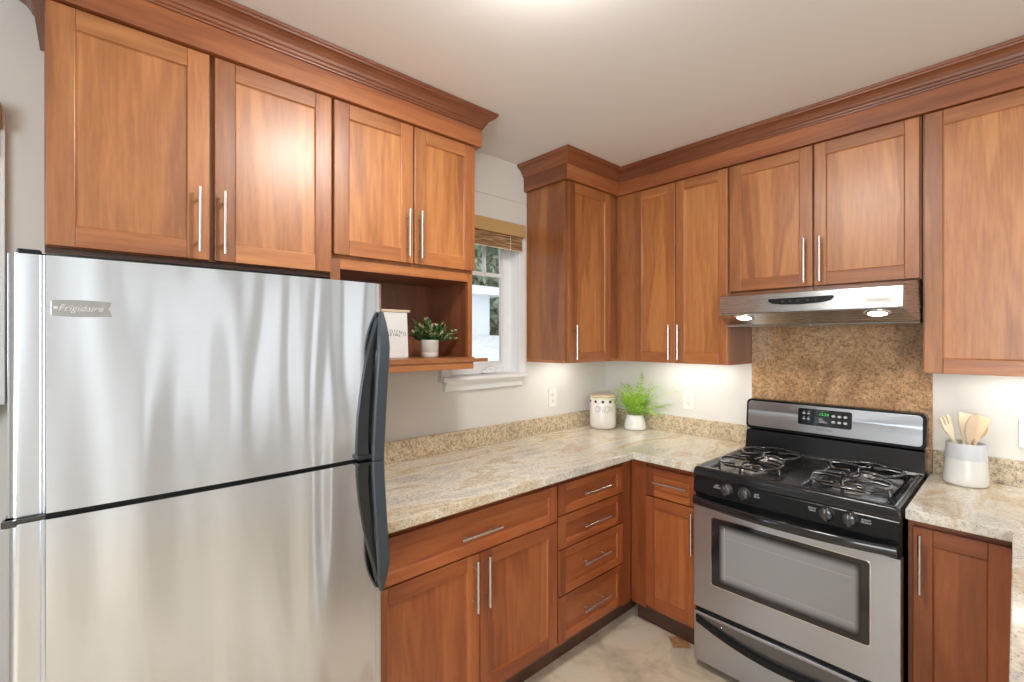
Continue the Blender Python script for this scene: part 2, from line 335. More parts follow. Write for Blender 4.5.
# ------------------------------------------------------------------ mesh builder
FL = lambda u, d, z: (d, u, z)       # wall_left run: u along y, d out of the wall (+x)
FB = lambda u, d, z: (u, -d, z)      # wall_back run: u along x, d out of the wall (-y)
FW = lambda x, y, z: (x, y, z)
class MB:
    def __init__(s, F=FW): s.F = F; s.v = []; s.f = []; s.m = []; s.sm = []
    def add(s, vs, fs, m=0, smooth=False):
        b = len(s.v); s.v += [Vector(s.F(*p)) for p in vs]
        for f in fs: s.f.append([b + i for i in f]); s.m.append(m); s.sm.append(smooth)
        return s
    def box(s, a, b, m=0):
        x0, y0, z0 = [min(p, q) for p, q in zip(a, b)]; x1, y1, z1 = [max(p, q) for p, q in zip(a, b)]
        return s.add([(x0, y0, z0), (x1, y0, z0), (x1, y1, z0), (x0, y1, z0), (x0, y0, z1), (x1, y0, z1), (x1, y1, z1), (x0, y1, z1)],
                     [(0, 3, 2, 1), (4, 5, 6, 7), (0, 1, 5, 4), (1, 2, 6, 5), (2, 3, 7, 6), (3, 0, 4, 7)], m)
    def prism(s, poly, P, a, b, m=0, smooth=False):
        """poly of 2-D points; P(p, q, t) -> 3-D; extruded from t=a to t=b"""
        n = len(poly)
        vs = [P(p, q, a) for p, q in poly] + [P(p, q, b) for p, q in poly]
        fs = [tuple(range(n))[::-1], tuple(range(n, 2 * n))] 
        s.add(vs, fs, m)
        base = len(s.v) - 2 * n
        for i in range(n):
            j = (i + 1) % n; s.f.append([base + i, base + j, base + n + j, base + n + i]); s.m.append(m); s.sm.append(smooth)
        return s
    def tube(s, pts, r, n=10, m=0, cap=True, smooth=True, flat=None):
        pts = [Vector(p) for p in pts]; k = len(pts)
        rr = r if isinstance(r, (list, tuple)) else [r] * k
        vs = []; up = None
        for i, p in enumerate(pts):
            t = (pts[min(i + 1, k - 1)] - pts[max(i - 1, 0)]).normalized()
            if up is None: up = Vector((0, 0, 1)) if abs(t.z) < 0.9 else Vector((1, 0, 0))
            e1 = t.cross(up).normalized(); e2 = e1.cross(t).normalized(); up = e2
            for j in range(n):
                a = 2 * math.pi * j / n
                vs.append(tuple(p + (e1 * math.cos(a) + e2 * math.sin(a) * (flat or 1)) * rr[i]))
        fs = [(i * n + j, i * n + (j + 1) % n, (i + 1) * n + (j + 1) % n, (i + 1) * n + j) for i in range(k - 1) for j in range(n)]
        s.add(vs, fs, m, smooth)
        if cap:
            s.add(vs[:n], [tuple(range(n))[::-1]], m); s.add(vs[-n:], [tuple(range(n))], m)
        return s
    def lathe(s, prof, c=(0, 0, 0), n=40, m=0, smooth=True, sx=1, sy=1, P=None):
        """prof of (radius, height); about z by default"""
        P = P or (lambda x, y, z: (c[0] + x * sx, c[1] + y * sy, c[2] + z))
        k = len(prof); vs = [P(r * math.cos(2 * math.pi * j / n), r * math.sin(2 * math.pi * j / n), z) for r, z in prof for j in range(n)]
        fs = [(i * n + j, i * n + (j + 1) % n, (i + 1) * n + (j + 1) % n, (i + 1) * n + j) for i in range(k - 1) for j in range(n)]
        s.add(vs, fs, m, smooth)
        if prof[0][0] > 1e-5: s.add(vs[:n], [tuple(range(n))[::-1]], m)
        if prof[-1][0] > 1e-5: s.add(vs[-n:], [tuple(range(n))], m)
        return s
    def sweep(s, path, prof, m=0):
        """profile (out, z) carried along a plan polyline, mitred, out = right-hand side of travel"""
        pts = [Vector((p[0], p[1])) for p in path]; k = len(pts); off = []
        for i in range(k):
            d0 = (pts[i] - pts[i - 1]).normalized() if i > 0 else None
            d1 = (pts[i + 1] - pts[i]).normalized() if i < k - 1 else None
            nr = lambda d: Vector((d.y, -d.x))
            if d0 is None: o = nr(d1)
            elif d1 is None: o = nr(d0)
            else:
                o = nr(d0) + nr(d1); o /= o.dot(nr(d0)) 
            off.append(o)
        # one closed bar per leg, so each leg keeps its own grain
        for i in range(k - 1):
            n = len(prof); mm = m[i] if isinstance(m, (list, tuple)) else m
            vs = [(pts[e].x + off[e].x * p, pts[e].y + off[e].y * p, z) for e in (i, i + 1) for p, z in prof]
            fs = [tuple(range(n)), tuple(range(n, 2 * n))[::-1]] + [(j, (j + 1) % n, n + (j + 1) % n, n + j) for j in range(n)]
            s.add(vs, fs, mm)
        return s
def fill(o, label=None, cat=None, group=None, kind=None):
    if label: o['label'] = label
    if cat: o['category'] = cat
    if group: o['group'] = group
    if kind: o['kind'] = kind
    return o
def world_origin(o):
    v = Vector(o.location)
    while o.parent: o = o.parent; v += o.location
    return v
def build(name, mb, mats, parent=None, bevel=0, seg=2, label=None, loc=None):
    me = bpy.data.meshes.new(name)
    if not isinstance(mats, (list, tuple)): mats = [mats]
    if parent is None and loc is None:
        xs = [v.x for v in mb.v]; ys = [v.y for v in mb.v]; zs = [v.z for v in mb.v]
        loc = ((min(xs) + max(xs)) / 2, (min(ys) + max(ys)) / 2, min(zs))
    org = world_origin(parent) if parent else Vector(loc)
    me.from_pydata([tuple(v - org) for v in mb.v], [], mb.f)
    for mt in mats: me.materials.append(mt)
    for p, mi, sm in zip(me.polygons, mb.m, mb.sm): p.material_index = mi; p.use_smooth = sm
    bm = bmesh.new(); bm.from_mesh(me); bmesh.ops.recalc_face_normals(bm, faces=bm.faces); bm.to_mesh(me); bm.free()
    o = bpy.data.objects.new(name, me); col.objects.link(o)
    if parent: o.parent = parent
    else: o.location = org
    if bevel:
        md = o.modifiers.new('bevel', 'BEVEL'); md.width = bevel; md.segments = seg; md.limit_method = 'ANGLE'; md.angle_limit = R(40)
    if label: o['label'] = label
    return o
def thing(name, loc, label, cat, group=None, kind=None):
    o = bpy.data.objects.new(name, None); col.objects.link(o); o.location = loc; o.empty_display_size = 0.05
    return fill(o, label, cat, group, kind)
def text(name, s, F, size, mat, parent, depth=0.0008, align='CENTER', shear=0, sx=1.0, arc=None):
    """lettering as a mesh; F(a, b, t) maps text x, text y, depth to the world"""
    cu = bpy.data.curves.new(name, 'FONT'); cu.body = s; cu.size = size; cu.align_x = align; cu.align_y = 'CENTER'; cu.extrude = depth; cu.shear = shear
    cu.resolution_u = 3
    t = bpy.data.objects.new('tmp_text', cu); col.objects.link(t)
    dg = bpy.context.evaluated_depsgraph_get(); me = bpy.data.meshes.new_from_object(t.evaluated_get(dg))
    bpy.data.objects.remove(t); bpy.data.curves.remove(cu)
    org = world_origin(parent)
    for v in me.vertices:
        x, y, z = v.co.x * sx, v.co.y, v.co.z
        if arc: x, y = (arc + y) * math.sin(x / arc), (arc + y) * math.cos(x / arc) - arc
        v.co = Vector(F(x, y, z)) - org
    me.name = name; me.materials.clear(); me.materials.append(mat)
    o = bpy.data.objects.new(name, me); col.objects.link(o); o.parent = parent
    return o

# ------------------------------------------------------------------ room
XR, YF, H = 4.4, -5.0, 2.522
def struct(name, mb, mat, parent=None, bevel=0): return fill(build(name, mb, mat, parent, bevel), kind='structure')
struct('floor', MB().box((-0.12, YF - 0.12, -0.08), (XR + 0.12, 0.12, 0)), FLOORM)
bpy.data.objects['floor'].data.transform(Matrix.Translation(bpy.data.objects['floor'].location)); bpy.data.objects['floor'].location = (0, 0, 0)
struct('ceiling', MB().box((-0.12, YF - 0.12, H), (XR + 0.12, 0.12, H + 0.1)), CEILM)
struct('wall_back', MB().box((-0.12, 0, 0), (XR + 0.12, 0.12, H)), WALLM)
def wall_holes(F, u0, u1, holes, thick=0.12):
    mb = MB(F); u = u0
    for (a, b, z0, z1) in holes:
        mb.box((u, -thick, 0), (a, 0, H)); mb.box((a, -thick, 0), (b, 0, z0)); mb.box((a, -thick, z1), (b, 0, H)); u = b
    mb.box((u, -thick, 0), (u1, 0, H)); return mb
W1 = (-1.355, -0.865, 1.30, 2.10); W2 = (-3.95, -2.965, 1.305, 2.10)
struct('wall_left', wall_holes(FL, YF, 0, [W2, W1]), WALLM)
FR = lambda u, d, z: (XR - d, u, z); FF = lambda u, d, z: (u, YF + d, z)
W3 = (-2.25, -1.80, 0.70, 2.2); W4 = (-1.10, -0.40, 0.70, 2.2); W5 = (1.8, 4.1, 0.70, 2.2)  # unseen openings, added to light the room and show in the fridge
struct('wall_right', wall_holes(FR, YF, 0, [W3, W4]), WALLM)
struct('wall_front', wall_holes(FF, 0, XR, [W5]), WALLM)
mb = MB(FL); mb.box((-2.83, 0, 2.301), (-0.80, 0.006, 2.309))
struct('trim_1', mb, WALLM)
def window(name, F, u0, u1, z0, z1, muntin=None, casing=(0.05, 0.05), sill=True, sill_ext=0.045, crank=None, left_case=True):
    t = bpy.data.objects.new(name, None); col.objects.link(t); t.location = F((u0 + u1) / 2, 0, z0); t['kind'] = 'structure'
    lo, hi = casing
    # jamb lining and casing
    mb = MB(F)
    for a, b, c, d in ((u0, u0 + 0.004, z0, z1), (u1 - 0.004, u1, z0, z1), (u0 + 0.004, u1 - 0.004, z1 - 0.004, z1), (u0 + 0.004, u1 - 0.004, z0 - 0.001, z0 + 0.0035)):
        mb.box((a, -0.115, c), (b, 0.0, d))
    mb.box((u1, 0, z0 - 0.0), (u1 + hi, 0.018, z1 + 0.05)); mb.box((u0 - lo, 0, z0), (u0, 0.018, z1 + 0.05)); mb.box((u0, 0, z1), (u1, 0.018, z1 + 0.05))
    build('window_casing', mb, TRIMM, t, 0.002)
    mb = MB(F); s = 0.058; a, b = u0 + 0.004, u1 - 0.004
    for q in ((a, a + s, z0 + 0.004, z1 - 0.004), (b - s, b, z0 + 0.004, z1 - 0.004), (a + s, b - s, z1 - 0.06, z1 - 0.004), (a + s, b - s, z0 + 0.004, z0 + 0.06)):
        mb.box((q[0], -0.095, q[2]), (q[1], -0.055, q[3]))
    # a thin bead around the glass
    for q in ((a + s, a + s + 0.008, z0 + 0.06, z1 - 0.06), (b - s - 0.008, b - s, z0 + 0.06, z1 - 0.06), (a + s + 0.008, b - s - 0.008, z0 + 0.06, z0 + 0.07)):
        mb.box((q[0], -0.085, q[2]), (q[1], -0.063, q[3]))
    if muntin:
        for (kk, p, c, d) in muntin:
            if kk == 'v': mb.box((p - 0.009, -0.083, c), (p + 0.009, -0.065, d))
            else: mb.box((c, -0.083, p - 0.011), (d, -0.065, p + 0.011))
    build('window_sash', mb, TRIMM, t, 0.002)
    build('window_pane', MB(F).box((a + 0.03, -0.077, z0 + 0.03), (b - 0.03, -0.073, z1 - 0.03)), GLASS, t)
    if sill:
        mb = MB(F)
        mb.box((u0 + 0.001, -0.05, z0 - 0.022), (u1 - 0.001, 0.0, z0 + 0.0025))
        mb.prism([(0, -0.022), (0.052, -0.022), (0.058, -0.016), (0.058, -0.004), (0.052, 0.002), (0, 0.002)], lambda p, q, t_: (t_, p, z0 + q), u0 - lo - 0.01, u1 + hi - 0.02 + sill_ext * 0)
        mb.prism([(0, -0.075), (0.012, -0.075), (0.02, -0.07), (0.022, -0.045), (0.035, -0.030), (0.038, -0.022), (0, -0.022)], lambda p, q, t_: (t_, p, z0 + q), u0 - lo + 0.02, u1 + hi - 0.03)
        build('window_sill', mb, TRIMM, t, 0.001)
    if crank:
        mb = MB(F); c = crank
        mb.box((c - 0.05, -0.055, z0 + 0.006), (c + 0.03, -0.02, z0 + 0.026))
        mb.tube([(c - 0.03, -0.03, z0 + 0.026), (c, -0.028, z0 + 0.040), (c + 0.035, -0.025, z0 + 0.026), (c + 0.045, -0.022, z0 + 0.012)], [0.008, 0.010, 0.009, 0.006], 10)
        build('window_crank', mb, TRIMM, t, 0.003)
    return t
window('window_1', FL, *W1, muntin=[('h', 1.868, W1[0] + 0.05, W1[1] - 0.05), ('v', -1.056, 1.868, W1[3] - 0.05), ('v', -1.19, 1.868, W1[3] - 0.05)], crank=-1.05)
window('window_2', FL, *W2, casing=(0.055, 0.055))
window('added_window_3', FR, *W3)  # this and the next two windows are added for light and reflections
window('added_window_4', FR, *W4)
window('added_window_5', FF, *W5, muntin=[('v', 2.95, W5[2], W5[3])])

def added_blind_mat():
    m, nt, b = new_mat('white_blind_fabric')
    b.inputs['Base Color'].default_value = (0.80, 0.77, 0.72, 1); b.inputs['Roughness'].default_value = 0.9
    tr = N(nt, 'ShaderNodeBsdfTranslucent'); tr.inputs[0].default_value = (0.85, 0.78, 0.68, 1); mx = N(nt, 'ShaderNodeMixShader'); mx.inputs[0].default_value = 0.4
    L(nt, b.outputs[0], mx.inputs[1]); L(nt, tr.outputs[0], mx.inputs[2]); L(nt, mx.outputs[0], nt.nodes['Material Output'].inputs[0])
    return m
ADDED_BLIND = added_blind_mat()  # added blinds soften the unseen windows' brightness mirrored in the fridge
for W_, lb in ((W3, 'added white blind dimming the unseen narrow window farther from the range wall'), (W4, 'added white blind dimming the unseen narrow window nearer the range wall')):
    t = thing('added_roller_blind', FR((W_[0] + W_[1]) / 2, 0.0, W_[2]), lb, 'added window blind')
    build('added_blind_fabric', MB(FR).box((W_[0] + 0.008, -0.040, W_[2] + 0.02), (W_[1] - 0.008, -0.0385, W_[3] - 0.02)), ADDED_BLIND, t)
    mb = MB(FR); mb.tube([(W_[0] + 0.007, -0.030, W_[3] - 0.026), (W_[1] - 0.007, -0.030, W_[3] - 0.026)], 0.018, 12)
    build('added_blind_roller', mb, TRIMM, t)
def woven_shade(u0, u1, ztop, F, label, name='woven_shade', drop=0.145):
    t = thing(name, F((u0 + u1) / 2, 0.0, ztop - 0.15), label, 'window shade')
    build('valance', MB(F).box((u0, 0.0185, ztop - 0.072), (u1, 0.050, ztop)), BAMBOO, t, 0.002, label='plain tan valance board')
    mb = MB(F)
    z = ztop - 0.070
    for k in range(5):                                   # rolled folds hanging below the valance
        zz = z - 0.010 - k * 0.0155
        mb.tube([(u0 + 0.015, 0.028, zz), (u1 - 0.015, 0.028, zz)], 0.0100, 10)
    build('woven_folds', mb, WOVEN, t)
    mb = MB(F)
    for u in (u1 - 0.11, u0 + 0.11): mb.tube([(u, 0.0395, z), (u, 0.0405, z - 0.085)], 0.0016, 6)
    mb.tube([(u0 + 0.015, 0.0385, z - 0.083), (u1 - 0.015, 0.0385, z - 0.083)], 0.0026, 8)
    build('cord', mb, UTW2, t)
    return t
woven_shade(-1.418, -0.845, 2.158, FL, 'tan woven shade rolled up under its valance at the small window between the cabinets')
woven_shade(-3.98, -2.916, 2.172, FL, 'dark woven shade at the far left edge, in the window left of the refrigerator')
fill(struct('baseboard_front', MB(FF).box((0, 0.0, 0), (XR, 0.014, 0.10)), TRIMM, None, 0.002))
fill(struct('baseboard_right', MB(FR).box((YF + 0.014, 0.0, 0), (0, 0.014, 0.10)), TRIMM, None, 0.002))

# ceiling lamp (its glow shows in the varnish of two cabinet doors)
t = thing('ceiling_lamp', (1.26, -1.92, H), 'round flush-mounted ceiling lamp glowing warm in the middle of the kitchen ceiling', 'ceiling lamp')
build('base', MB().lathe([(0.16, 0), (0.165, -0.012), (0.155, -0.022)], (1.26, -1.92, H - 0.0005), 40), NICKEL, t)
build('lamp_shade', MB().lathe([(0.150, -0.0225), (0.148, -0.04), (0.12, -0.065), (0.07, -0.082), (0.0, -0.088)], (1.26, -1.92, H), 40), LAMPW, t)

# ------------------------------------------------------------------ cabinetry
def bar_handle(F, d, u0, z0, u1, z1, parent, r=0.0058):
    mb = MB(F); off = 0.030
    a, b = Vector((u0, d + off, z0)), Vector((u1, d + off, z1)); ax = (b - a).normalized(); ln = (b - a).length
    mb.tube([a, b], r, 12)
    for t_ in (0.17, 0.83):
        p = a + ax * ln * t_
        mb.tube([(p.x, d - 0.0005, p.z), (p.x, d + off, p.z)], r * 0.72, 10)
    return build('handle', mb, NICKEL, parent, label='brushed nickel bar handle')
def shaker(F, name, u0, u1, z0, z1, d, parent, st=0.056, rl=0.056, handle=None, th=0.020, rec=0.0075):
    """framed door or drawer front: two stiles, two rails, recessed panel"""
    low = z1 < 1.0; vt = BV if low else WV
    hz = (BY if low else WY) if F is FL else (BX if low else WX); ch = 0.0035
    mb = MB(F)
    def member(poly_front, poly_back, m):
        n = len(poly_front)
        vs = [(p, d + th, q) for p, q in poly_front] + [(p, d, q) for p, q in poly_back]
        mb.add(vs, [tuple(range(n)), tuple(range(n, 2 * n))[::-1]] + [(j, (j + 1) % n, n + (j + 1) % n, n + j) for j in range(n)], m)
    # stiles run full height, rails between them
    for (a, b) in ((u0, u0 + st), (u1 - st, u1)):
        p = [(a, z0), (b, z0), (b, z1), (a, z1)]; member(p, p, 0)
    for (a, b) in ((z0, z0 + rl), (z1 - rl, z1)):
        p = [(u0 + st, a), (u1 - st, a), (u1 - st, b), (u0 + st, b)]; member(p, p, 1)
    o = build(name, mb, [vt, hz], parent, 0.0022, 2)
    # panel with a chamfered moulding round it
    ia, ib, ja, jb = u0 + st - 0.001, u1 - st + 0.001, z0 + rl - 0.001, z1 - rl + 0.001
    pm = MB(F)
    pm.add([(ia, d + 0.003, ja), (ib, d + 0.003, ja), (ib, d + 0.003, jb), (ia, d + 0.003, jb),
            (ia, d + th - 0.003, ja), (ib, d + th - 0.003, ja), (ib, d + th - 0.003, jb), (ia, d + th - 0.003, jb),
            (ia + ch + .001, d + th - rec, ja + ch + .001), (ib - ch - .001, d + th - rec, ja + ch + .001), (ib - ch - .001, d + th - rec, jb - ch - .001), (ia + ch + .001, d + th - rec, jb - ch - .001)],
           [(0, 1, 2, 3), (0, 1, 5, 4), (1, 2, 6, 5), (2, 3, 7, 6), (3, 0, 4, 7), (4, 5, 9, 8), (5, 6, 10, 9), (6, 7, 11, 10), (7, 4, 8, 11), (8, 9, 10, 11)])
    build('panel', pm, (BP if low else WP) if (z1 - z0) > 0.3 else (PY if F is FL else PX), o)
    if handle: bar_handle(F, d + th, *handle, o)
    return o
def wall_carcass(F, u0, u1, z0, z1, dep, parent):
    # bottom panel sits up behind a lip, where the light strips hide
    mb = MB(F).box((u0, 0.001, z0 + 0.014), (u1, dep, z1))
    mb.box((u0, dep - 0.019, z0), (u1, dep, z0 + 0.0139)); mb.box((u0, 0.001, z0), (u0 + 0.016, dep - 0.0195, z0 + 0.0139)); mb.box((u1 - 0.016, 0.001, z0), (u1, dep - 0.0195, z0 + 0.0139))
    return build('carcass', mb, WV, parent, 0.0008)
def carcass(F, u0, u1, z0, z1, dep, parent, m=None, name='carcass'):
    return build(name, MB(F).box((u0, 0.001, z0), (u1, dep, z1)), m or WV, parent, 0.001)
def vh(u, z0, z1): return (u, z0, u, z1)
def hh(u0, u1, z): return (u0, z, u1, z)

DU = 0.305; ZT = 2.368; ZU = 1.363
# -- above the refrigerator
t = thing('upper_cabinet', (0.15, -2.445, 1.735), 'two-door cherry upper cabinet directly above the refrigerator', 'cabinet')
carcass(FL, -2.815, -2.0795, 1.736, 2.43, DU, t)
shaker(FL, 'door', -2.812, -2.4555, 1.738, ZT, DU, t, handle=vh(-2.484, 1.757, 1.951))
shaker(FL, 'door', -2.4415, -2.081, 1.738, ZT, DU, t, handle=vh(-2.419, 1.757, 1.951))
build('bottom_strip', MB(FL).box((-2.815, 0.02, 1.722), (-2.0795, DU - 0.012, 1.7355)), WD, t)
# -- with the open niche
t = thing('upper_cabinet', (0.15, -1.75, 1.352), 'cherry upper cabinet with an open shelf niche below two doors, right of the refrigerator', 'cabinet')
a, b = -2.0785, -1.430
carcass(FL, a, b, 1.795, 2.43, DU, t)
shaker(FL, 'door', -2.071, -1.7465, 1.806, ZT, DU, t, handle=vh(-1.778, 1.826, 2.017))
shaker(FL, 'door', -1.7405, -1.430, 1.806, ZT, DU, t, handle=vh(-1.722, 1.826, 2.017))
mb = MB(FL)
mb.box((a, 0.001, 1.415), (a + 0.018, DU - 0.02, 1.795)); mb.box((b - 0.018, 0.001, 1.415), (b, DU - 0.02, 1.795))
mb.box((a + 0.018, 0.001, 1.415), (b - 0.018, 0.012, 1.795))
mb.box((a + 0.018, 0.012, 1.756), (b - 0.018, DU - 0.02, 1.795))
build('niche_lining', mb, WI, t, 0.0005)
mb = MB(FL)
mb.box((a, DU - 0.02, 1.415), (a + 0.037, DU, 1.795)); mb.box((b - 0.024, DU - 0.02, 1.415), (b, DU, 1.795)); 
mb.box((a + 0.037, DU - 0.02, 1.756), (b - 0.024, DU, 1.795), 1)
build('face_frame', mb, [WV, WY], t, 0.001)
mb = MB(FL); mb.box((a, 0.001, 1.394), (b + 0.001, DU + 0.018, 1.415)); mb.box((a, 0.02, 1.362), (b, DU + 0.010, 1.394))
mb.box((b + 0.001, 0.062, 1.380), (-1.165, 0.095, 1.397))
build('shelf_board', mb, WY, t, 0.0015)
# -- corner cabinet on the window wall
t = thing('upper_cabinet', (0.15, -0.4, ZU), 'single-door cherry upper cabinet in the corner, right of the window', 'cabinet')
wall_carcass(FL, -0.790, -0.001, ZU, 2.43, DU, t)
shaker(FL, 'door', -0.780, -0.398, ZU + 0.003, ZT, DU, t, st=0.052, handle=vh(-0.745, 1.385, 1.576))
# -- corner cabinet on the range wall
t = thing('upper_cabinet', (0.65, -0.15, ZU), 'two-door cherry upper cabinet between the corner and the range hood', 'cabinet')
wall_carcass(FB, DU + 0.001, 0.9895, ZU, 2.43, DU, t)
build('filler_strip', MB(FB).box((DU + 0.0215, DU, ZU + 0.001), (0.436, DU + 0.012, 2.43)), WV, t, 0.001)
shaker(FB, 'door', 0.440, 0.7025, ZU + 0.003, ZT, DU, t, st=0.048, handle=vh(0.676, 1.383, 1.576))
shaker(FB, 'door', 0.7065, 0.9885, ZU + 0.003, ZT, DU, t, st=0.048, handle=vh(0.730, 1.383, 1.576))
# -- over the hood
t = thing('upper_cabinet', (1.362, -0.15, 1.733), 'short two-door cherry upper cabinet directly over the range hood', 'cabinet')
carcass(FB, 0.9905, 1.7335, 1.733, 2.43, DU, t)
shaker(FB, 'door', 1.0005, 1.3645, 1.736, ZT, DU, t, st=0.053, handle=vh(1.337, 1.752, 1.950))
shaker(FB, 'door', 1.3715, 1.7285, 1.736, ZT, DU, t, st=0.045, handle=vh(1.398, 1.752, 1.950))
# -- right of the hood
t = thing('upper_cabinet', (2.04, -0.15, ZU), 'tall cherry upper cabinet at the right edge, above the utensil crock', 'cabinet')
wall_carcass(FB, 1.7365, 2.345, ZU + 0.002, 2.43, DU, t)
shaker(FB, 'door', 1.7425, 2.190, ZU + 0.002, ZT, DU, t, st=0.054, handle=None)

# -- crown moulding and frieze
FRZ = [(-0.012, 2.371), (0.012, 2.371), (0.012, 2.451), (-0.012, 2.451)]
CRN = [(-0.010, 2.4512), (0.016, 2.4512), (0.017, 2.457), (0.022, 2.460), (0.023, 2.468), (0.028, 2.471), (0.032, 2.480), (0.041, 2.492), (0.053, 2.500), (0.060, 2.502), (0.061, 2.508), (0.066, 2.511), (0.067, 2.520), (-0.010, 2.520)]
def crown(path, ms, label):
    mb = MB(); mb.sweep(path, CRN, ms)
    t = thing('crown_moulding', (path[1][0], path[1][1], 2.371), label, 'crown moulding')
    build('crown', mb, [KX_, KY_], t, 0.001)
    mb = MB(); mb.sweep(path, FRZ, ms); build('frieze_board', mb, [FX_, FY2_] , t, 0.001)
e = 0.0125
crown([(0.001, -2.815 - e), (DU + 0.0235, -2.815 - e), (DU + 0.0235, -1.430 + e + 0.004), (0.001, -1.430 + e + 0.004)], [0, 1, 0],
      'stepped cherry crown moulding along the top of the cabinets above the refrigerator')
crown([(0.001, -0.790 - e), (DU + 0.0235, -0.790 - e), (DU + 0.0235, -DU - 0.0235), (2.345 + e, -DU - 0.0235), (2.345 + e, -0.001)], [0, 1, 0, 1],
      'darker cherry crown moulding turning the corner and running over the range hood')

# -- base cabinets
def base_carcass(F, u0, u1, parent, face=None, toe=True, dep=0.60):
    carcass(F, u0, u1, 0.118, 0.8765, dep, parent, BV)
    if toe: build('toe_kick', MB(F).box((u0, 0.001, 0.0005), (u1, dep - 0.065, 0.1175)), WD, parent)
    return parent
t = thing('base_cabinet', (0.3, -1.635, 0), 'wide cherry base cabinet with one long drawer over two doors, beside the refrigerator', 'cabinet')
base_carcass(FL, -2.075, -1.1945, t)
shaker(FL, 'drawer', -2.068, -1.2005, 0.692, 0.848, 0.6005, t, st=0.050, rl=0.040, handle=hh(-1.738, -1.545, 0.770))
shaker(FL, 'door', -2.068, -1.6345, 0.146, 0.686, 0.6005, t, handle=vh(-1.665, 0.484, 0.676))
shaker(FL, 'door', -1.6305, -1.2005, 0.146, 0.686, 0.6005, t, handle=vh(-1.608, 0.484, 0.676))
t = thing('base_cabinet', (0.3, -0.93, 0), 'cherry base cabinet with a stack of four drawers under the window wall counter', 'cabinet')
base_carcass(FL, -1.194, -0.001, t)
for z0, z1, hz in ((0.712, 0.848, 0.783), (0.560, 0.706, 0.634), (0.352, 0.554, 0.460), (0.146, 0.346, 0.245)):
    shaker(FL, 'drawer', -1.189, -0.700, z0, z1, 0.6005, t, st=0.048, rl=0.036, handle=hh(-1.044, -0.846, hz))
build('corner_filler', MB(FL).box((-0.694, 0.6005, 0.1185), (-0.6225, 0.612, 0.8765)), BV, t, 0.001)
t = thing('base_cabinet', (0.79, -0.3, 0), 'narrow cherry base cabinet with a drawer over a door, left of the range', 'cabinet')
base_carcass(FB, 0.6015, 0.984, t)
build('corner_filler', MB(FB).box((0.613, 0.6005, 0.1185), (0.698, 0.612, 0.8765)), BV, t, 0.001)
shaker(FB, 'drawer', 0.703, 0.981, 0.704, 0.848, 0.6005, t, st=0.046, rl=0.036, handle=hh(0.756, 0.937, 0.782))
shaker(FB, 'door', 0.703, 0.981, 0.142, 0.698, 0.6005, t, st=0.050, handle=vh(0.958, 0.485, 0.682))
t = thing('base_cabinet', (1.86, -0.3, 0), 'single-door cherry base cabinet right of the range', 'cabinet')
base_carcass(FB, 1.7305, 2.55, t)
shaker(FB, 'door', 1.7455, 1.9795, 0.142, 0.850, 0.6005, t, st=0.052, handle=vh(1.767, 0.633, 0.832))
struct('wall_peninsula_added', MB().box((2.012, -1.66, 0.0005), (2.14, -0.602, 0.8770)), WALLM)  # unseen half wall, added for a neutral reflection in the fridge

# -- counters
CT = 0.914; CB = 0.8775
def slab(poly, z0, z1):
    return MB().prism(poly, lambda p, q, t_: (p, q, t_), z0, z1)
o = build('countertop', slab([(0.001, -2.08), (0.652, -2.08), (0.652, -0.652), (0.9855, -0.652), (0.9855, -0.001), (0.001, -0.001)], CB, CT), GT, None, 0.003)
fill(o, 'L-shaped polished cream granite countertop with the ceramic canister and fern on it', 'countertop')
o = build('countertop', slab([(1.7295, -0.652), (1.981, -0.652), (1.990, -1.70), (2.66, -1.70), (2.66, -0.001), (1.7295, -0.001)], CB, CT), GT, None, 0.003)
fill(o, 'cream granite countertop right of the range with the utensil crock on it', 'countertop')
o = build('backsplash', MB(FL).box((-2.08, 0.001, CT + 0.0005), (-0.021, 0.020, 1.016)), GS, None, 0.001)
fill(o, 'low speckled granite backsplash along the window wall', 'backsplash')
o = build('backsplash', MB(FB).box((0.001, 0.001, CT + 0.0005), (0.9855, 0.020, 1.016)), GS, None, 0.001)
fill(o, 'low speckled granite backsplash between the corner and the range', 'backsplash')
o = build('backsplash', MB(FB).box((1.7375, 0.001, CT + 0.0005), (2.62, 0.020, 1.016)), GS, None, 0.001)
fill(o, 'low speckled granite backsplash behind the utensil crock', 'backsplash')
o = build('granite_backsplash', MB(FB).box((0.9905, 0.001, 0.9145), (1.7355, 0.018, 1.7325)), GB, None, 0.001)
fill(o, 'full-height brown speckled granite panel on the wall behind the range', 'backsplash')

# -- under-cabinet lights
def strip_light(F, u0, u1, label, power):
    t = thing('under_cabinet_light', F((u0 + u1) / 2, 0.16, ZU - 0.012), label, 'under-cabinet light')
    build('housing', MB(F).box((u0, 0.13, ZU + 0.005), (u1, 0.17, ZU + 0.0138)), NICKEL, t, 0.001)
    build('lens', MB(F).box((u0 + 0.01, 0.135, ZU + 0.002), (u1 - 0.01, 0.165, ZU + 0.0048)), STRIP, t)
strip_light(FL, -0.70, -0.40, 'slim lit strip under the corner cabinet by the window', 3)
strip_light(FB, 0.45, 0.92, 'slim lit strip under the cabinet between corner and hood', 4)
strip_light(FB, 1.85, 2.30, 'slim lit strip under the upper cabinet over the utensil crock', 4)

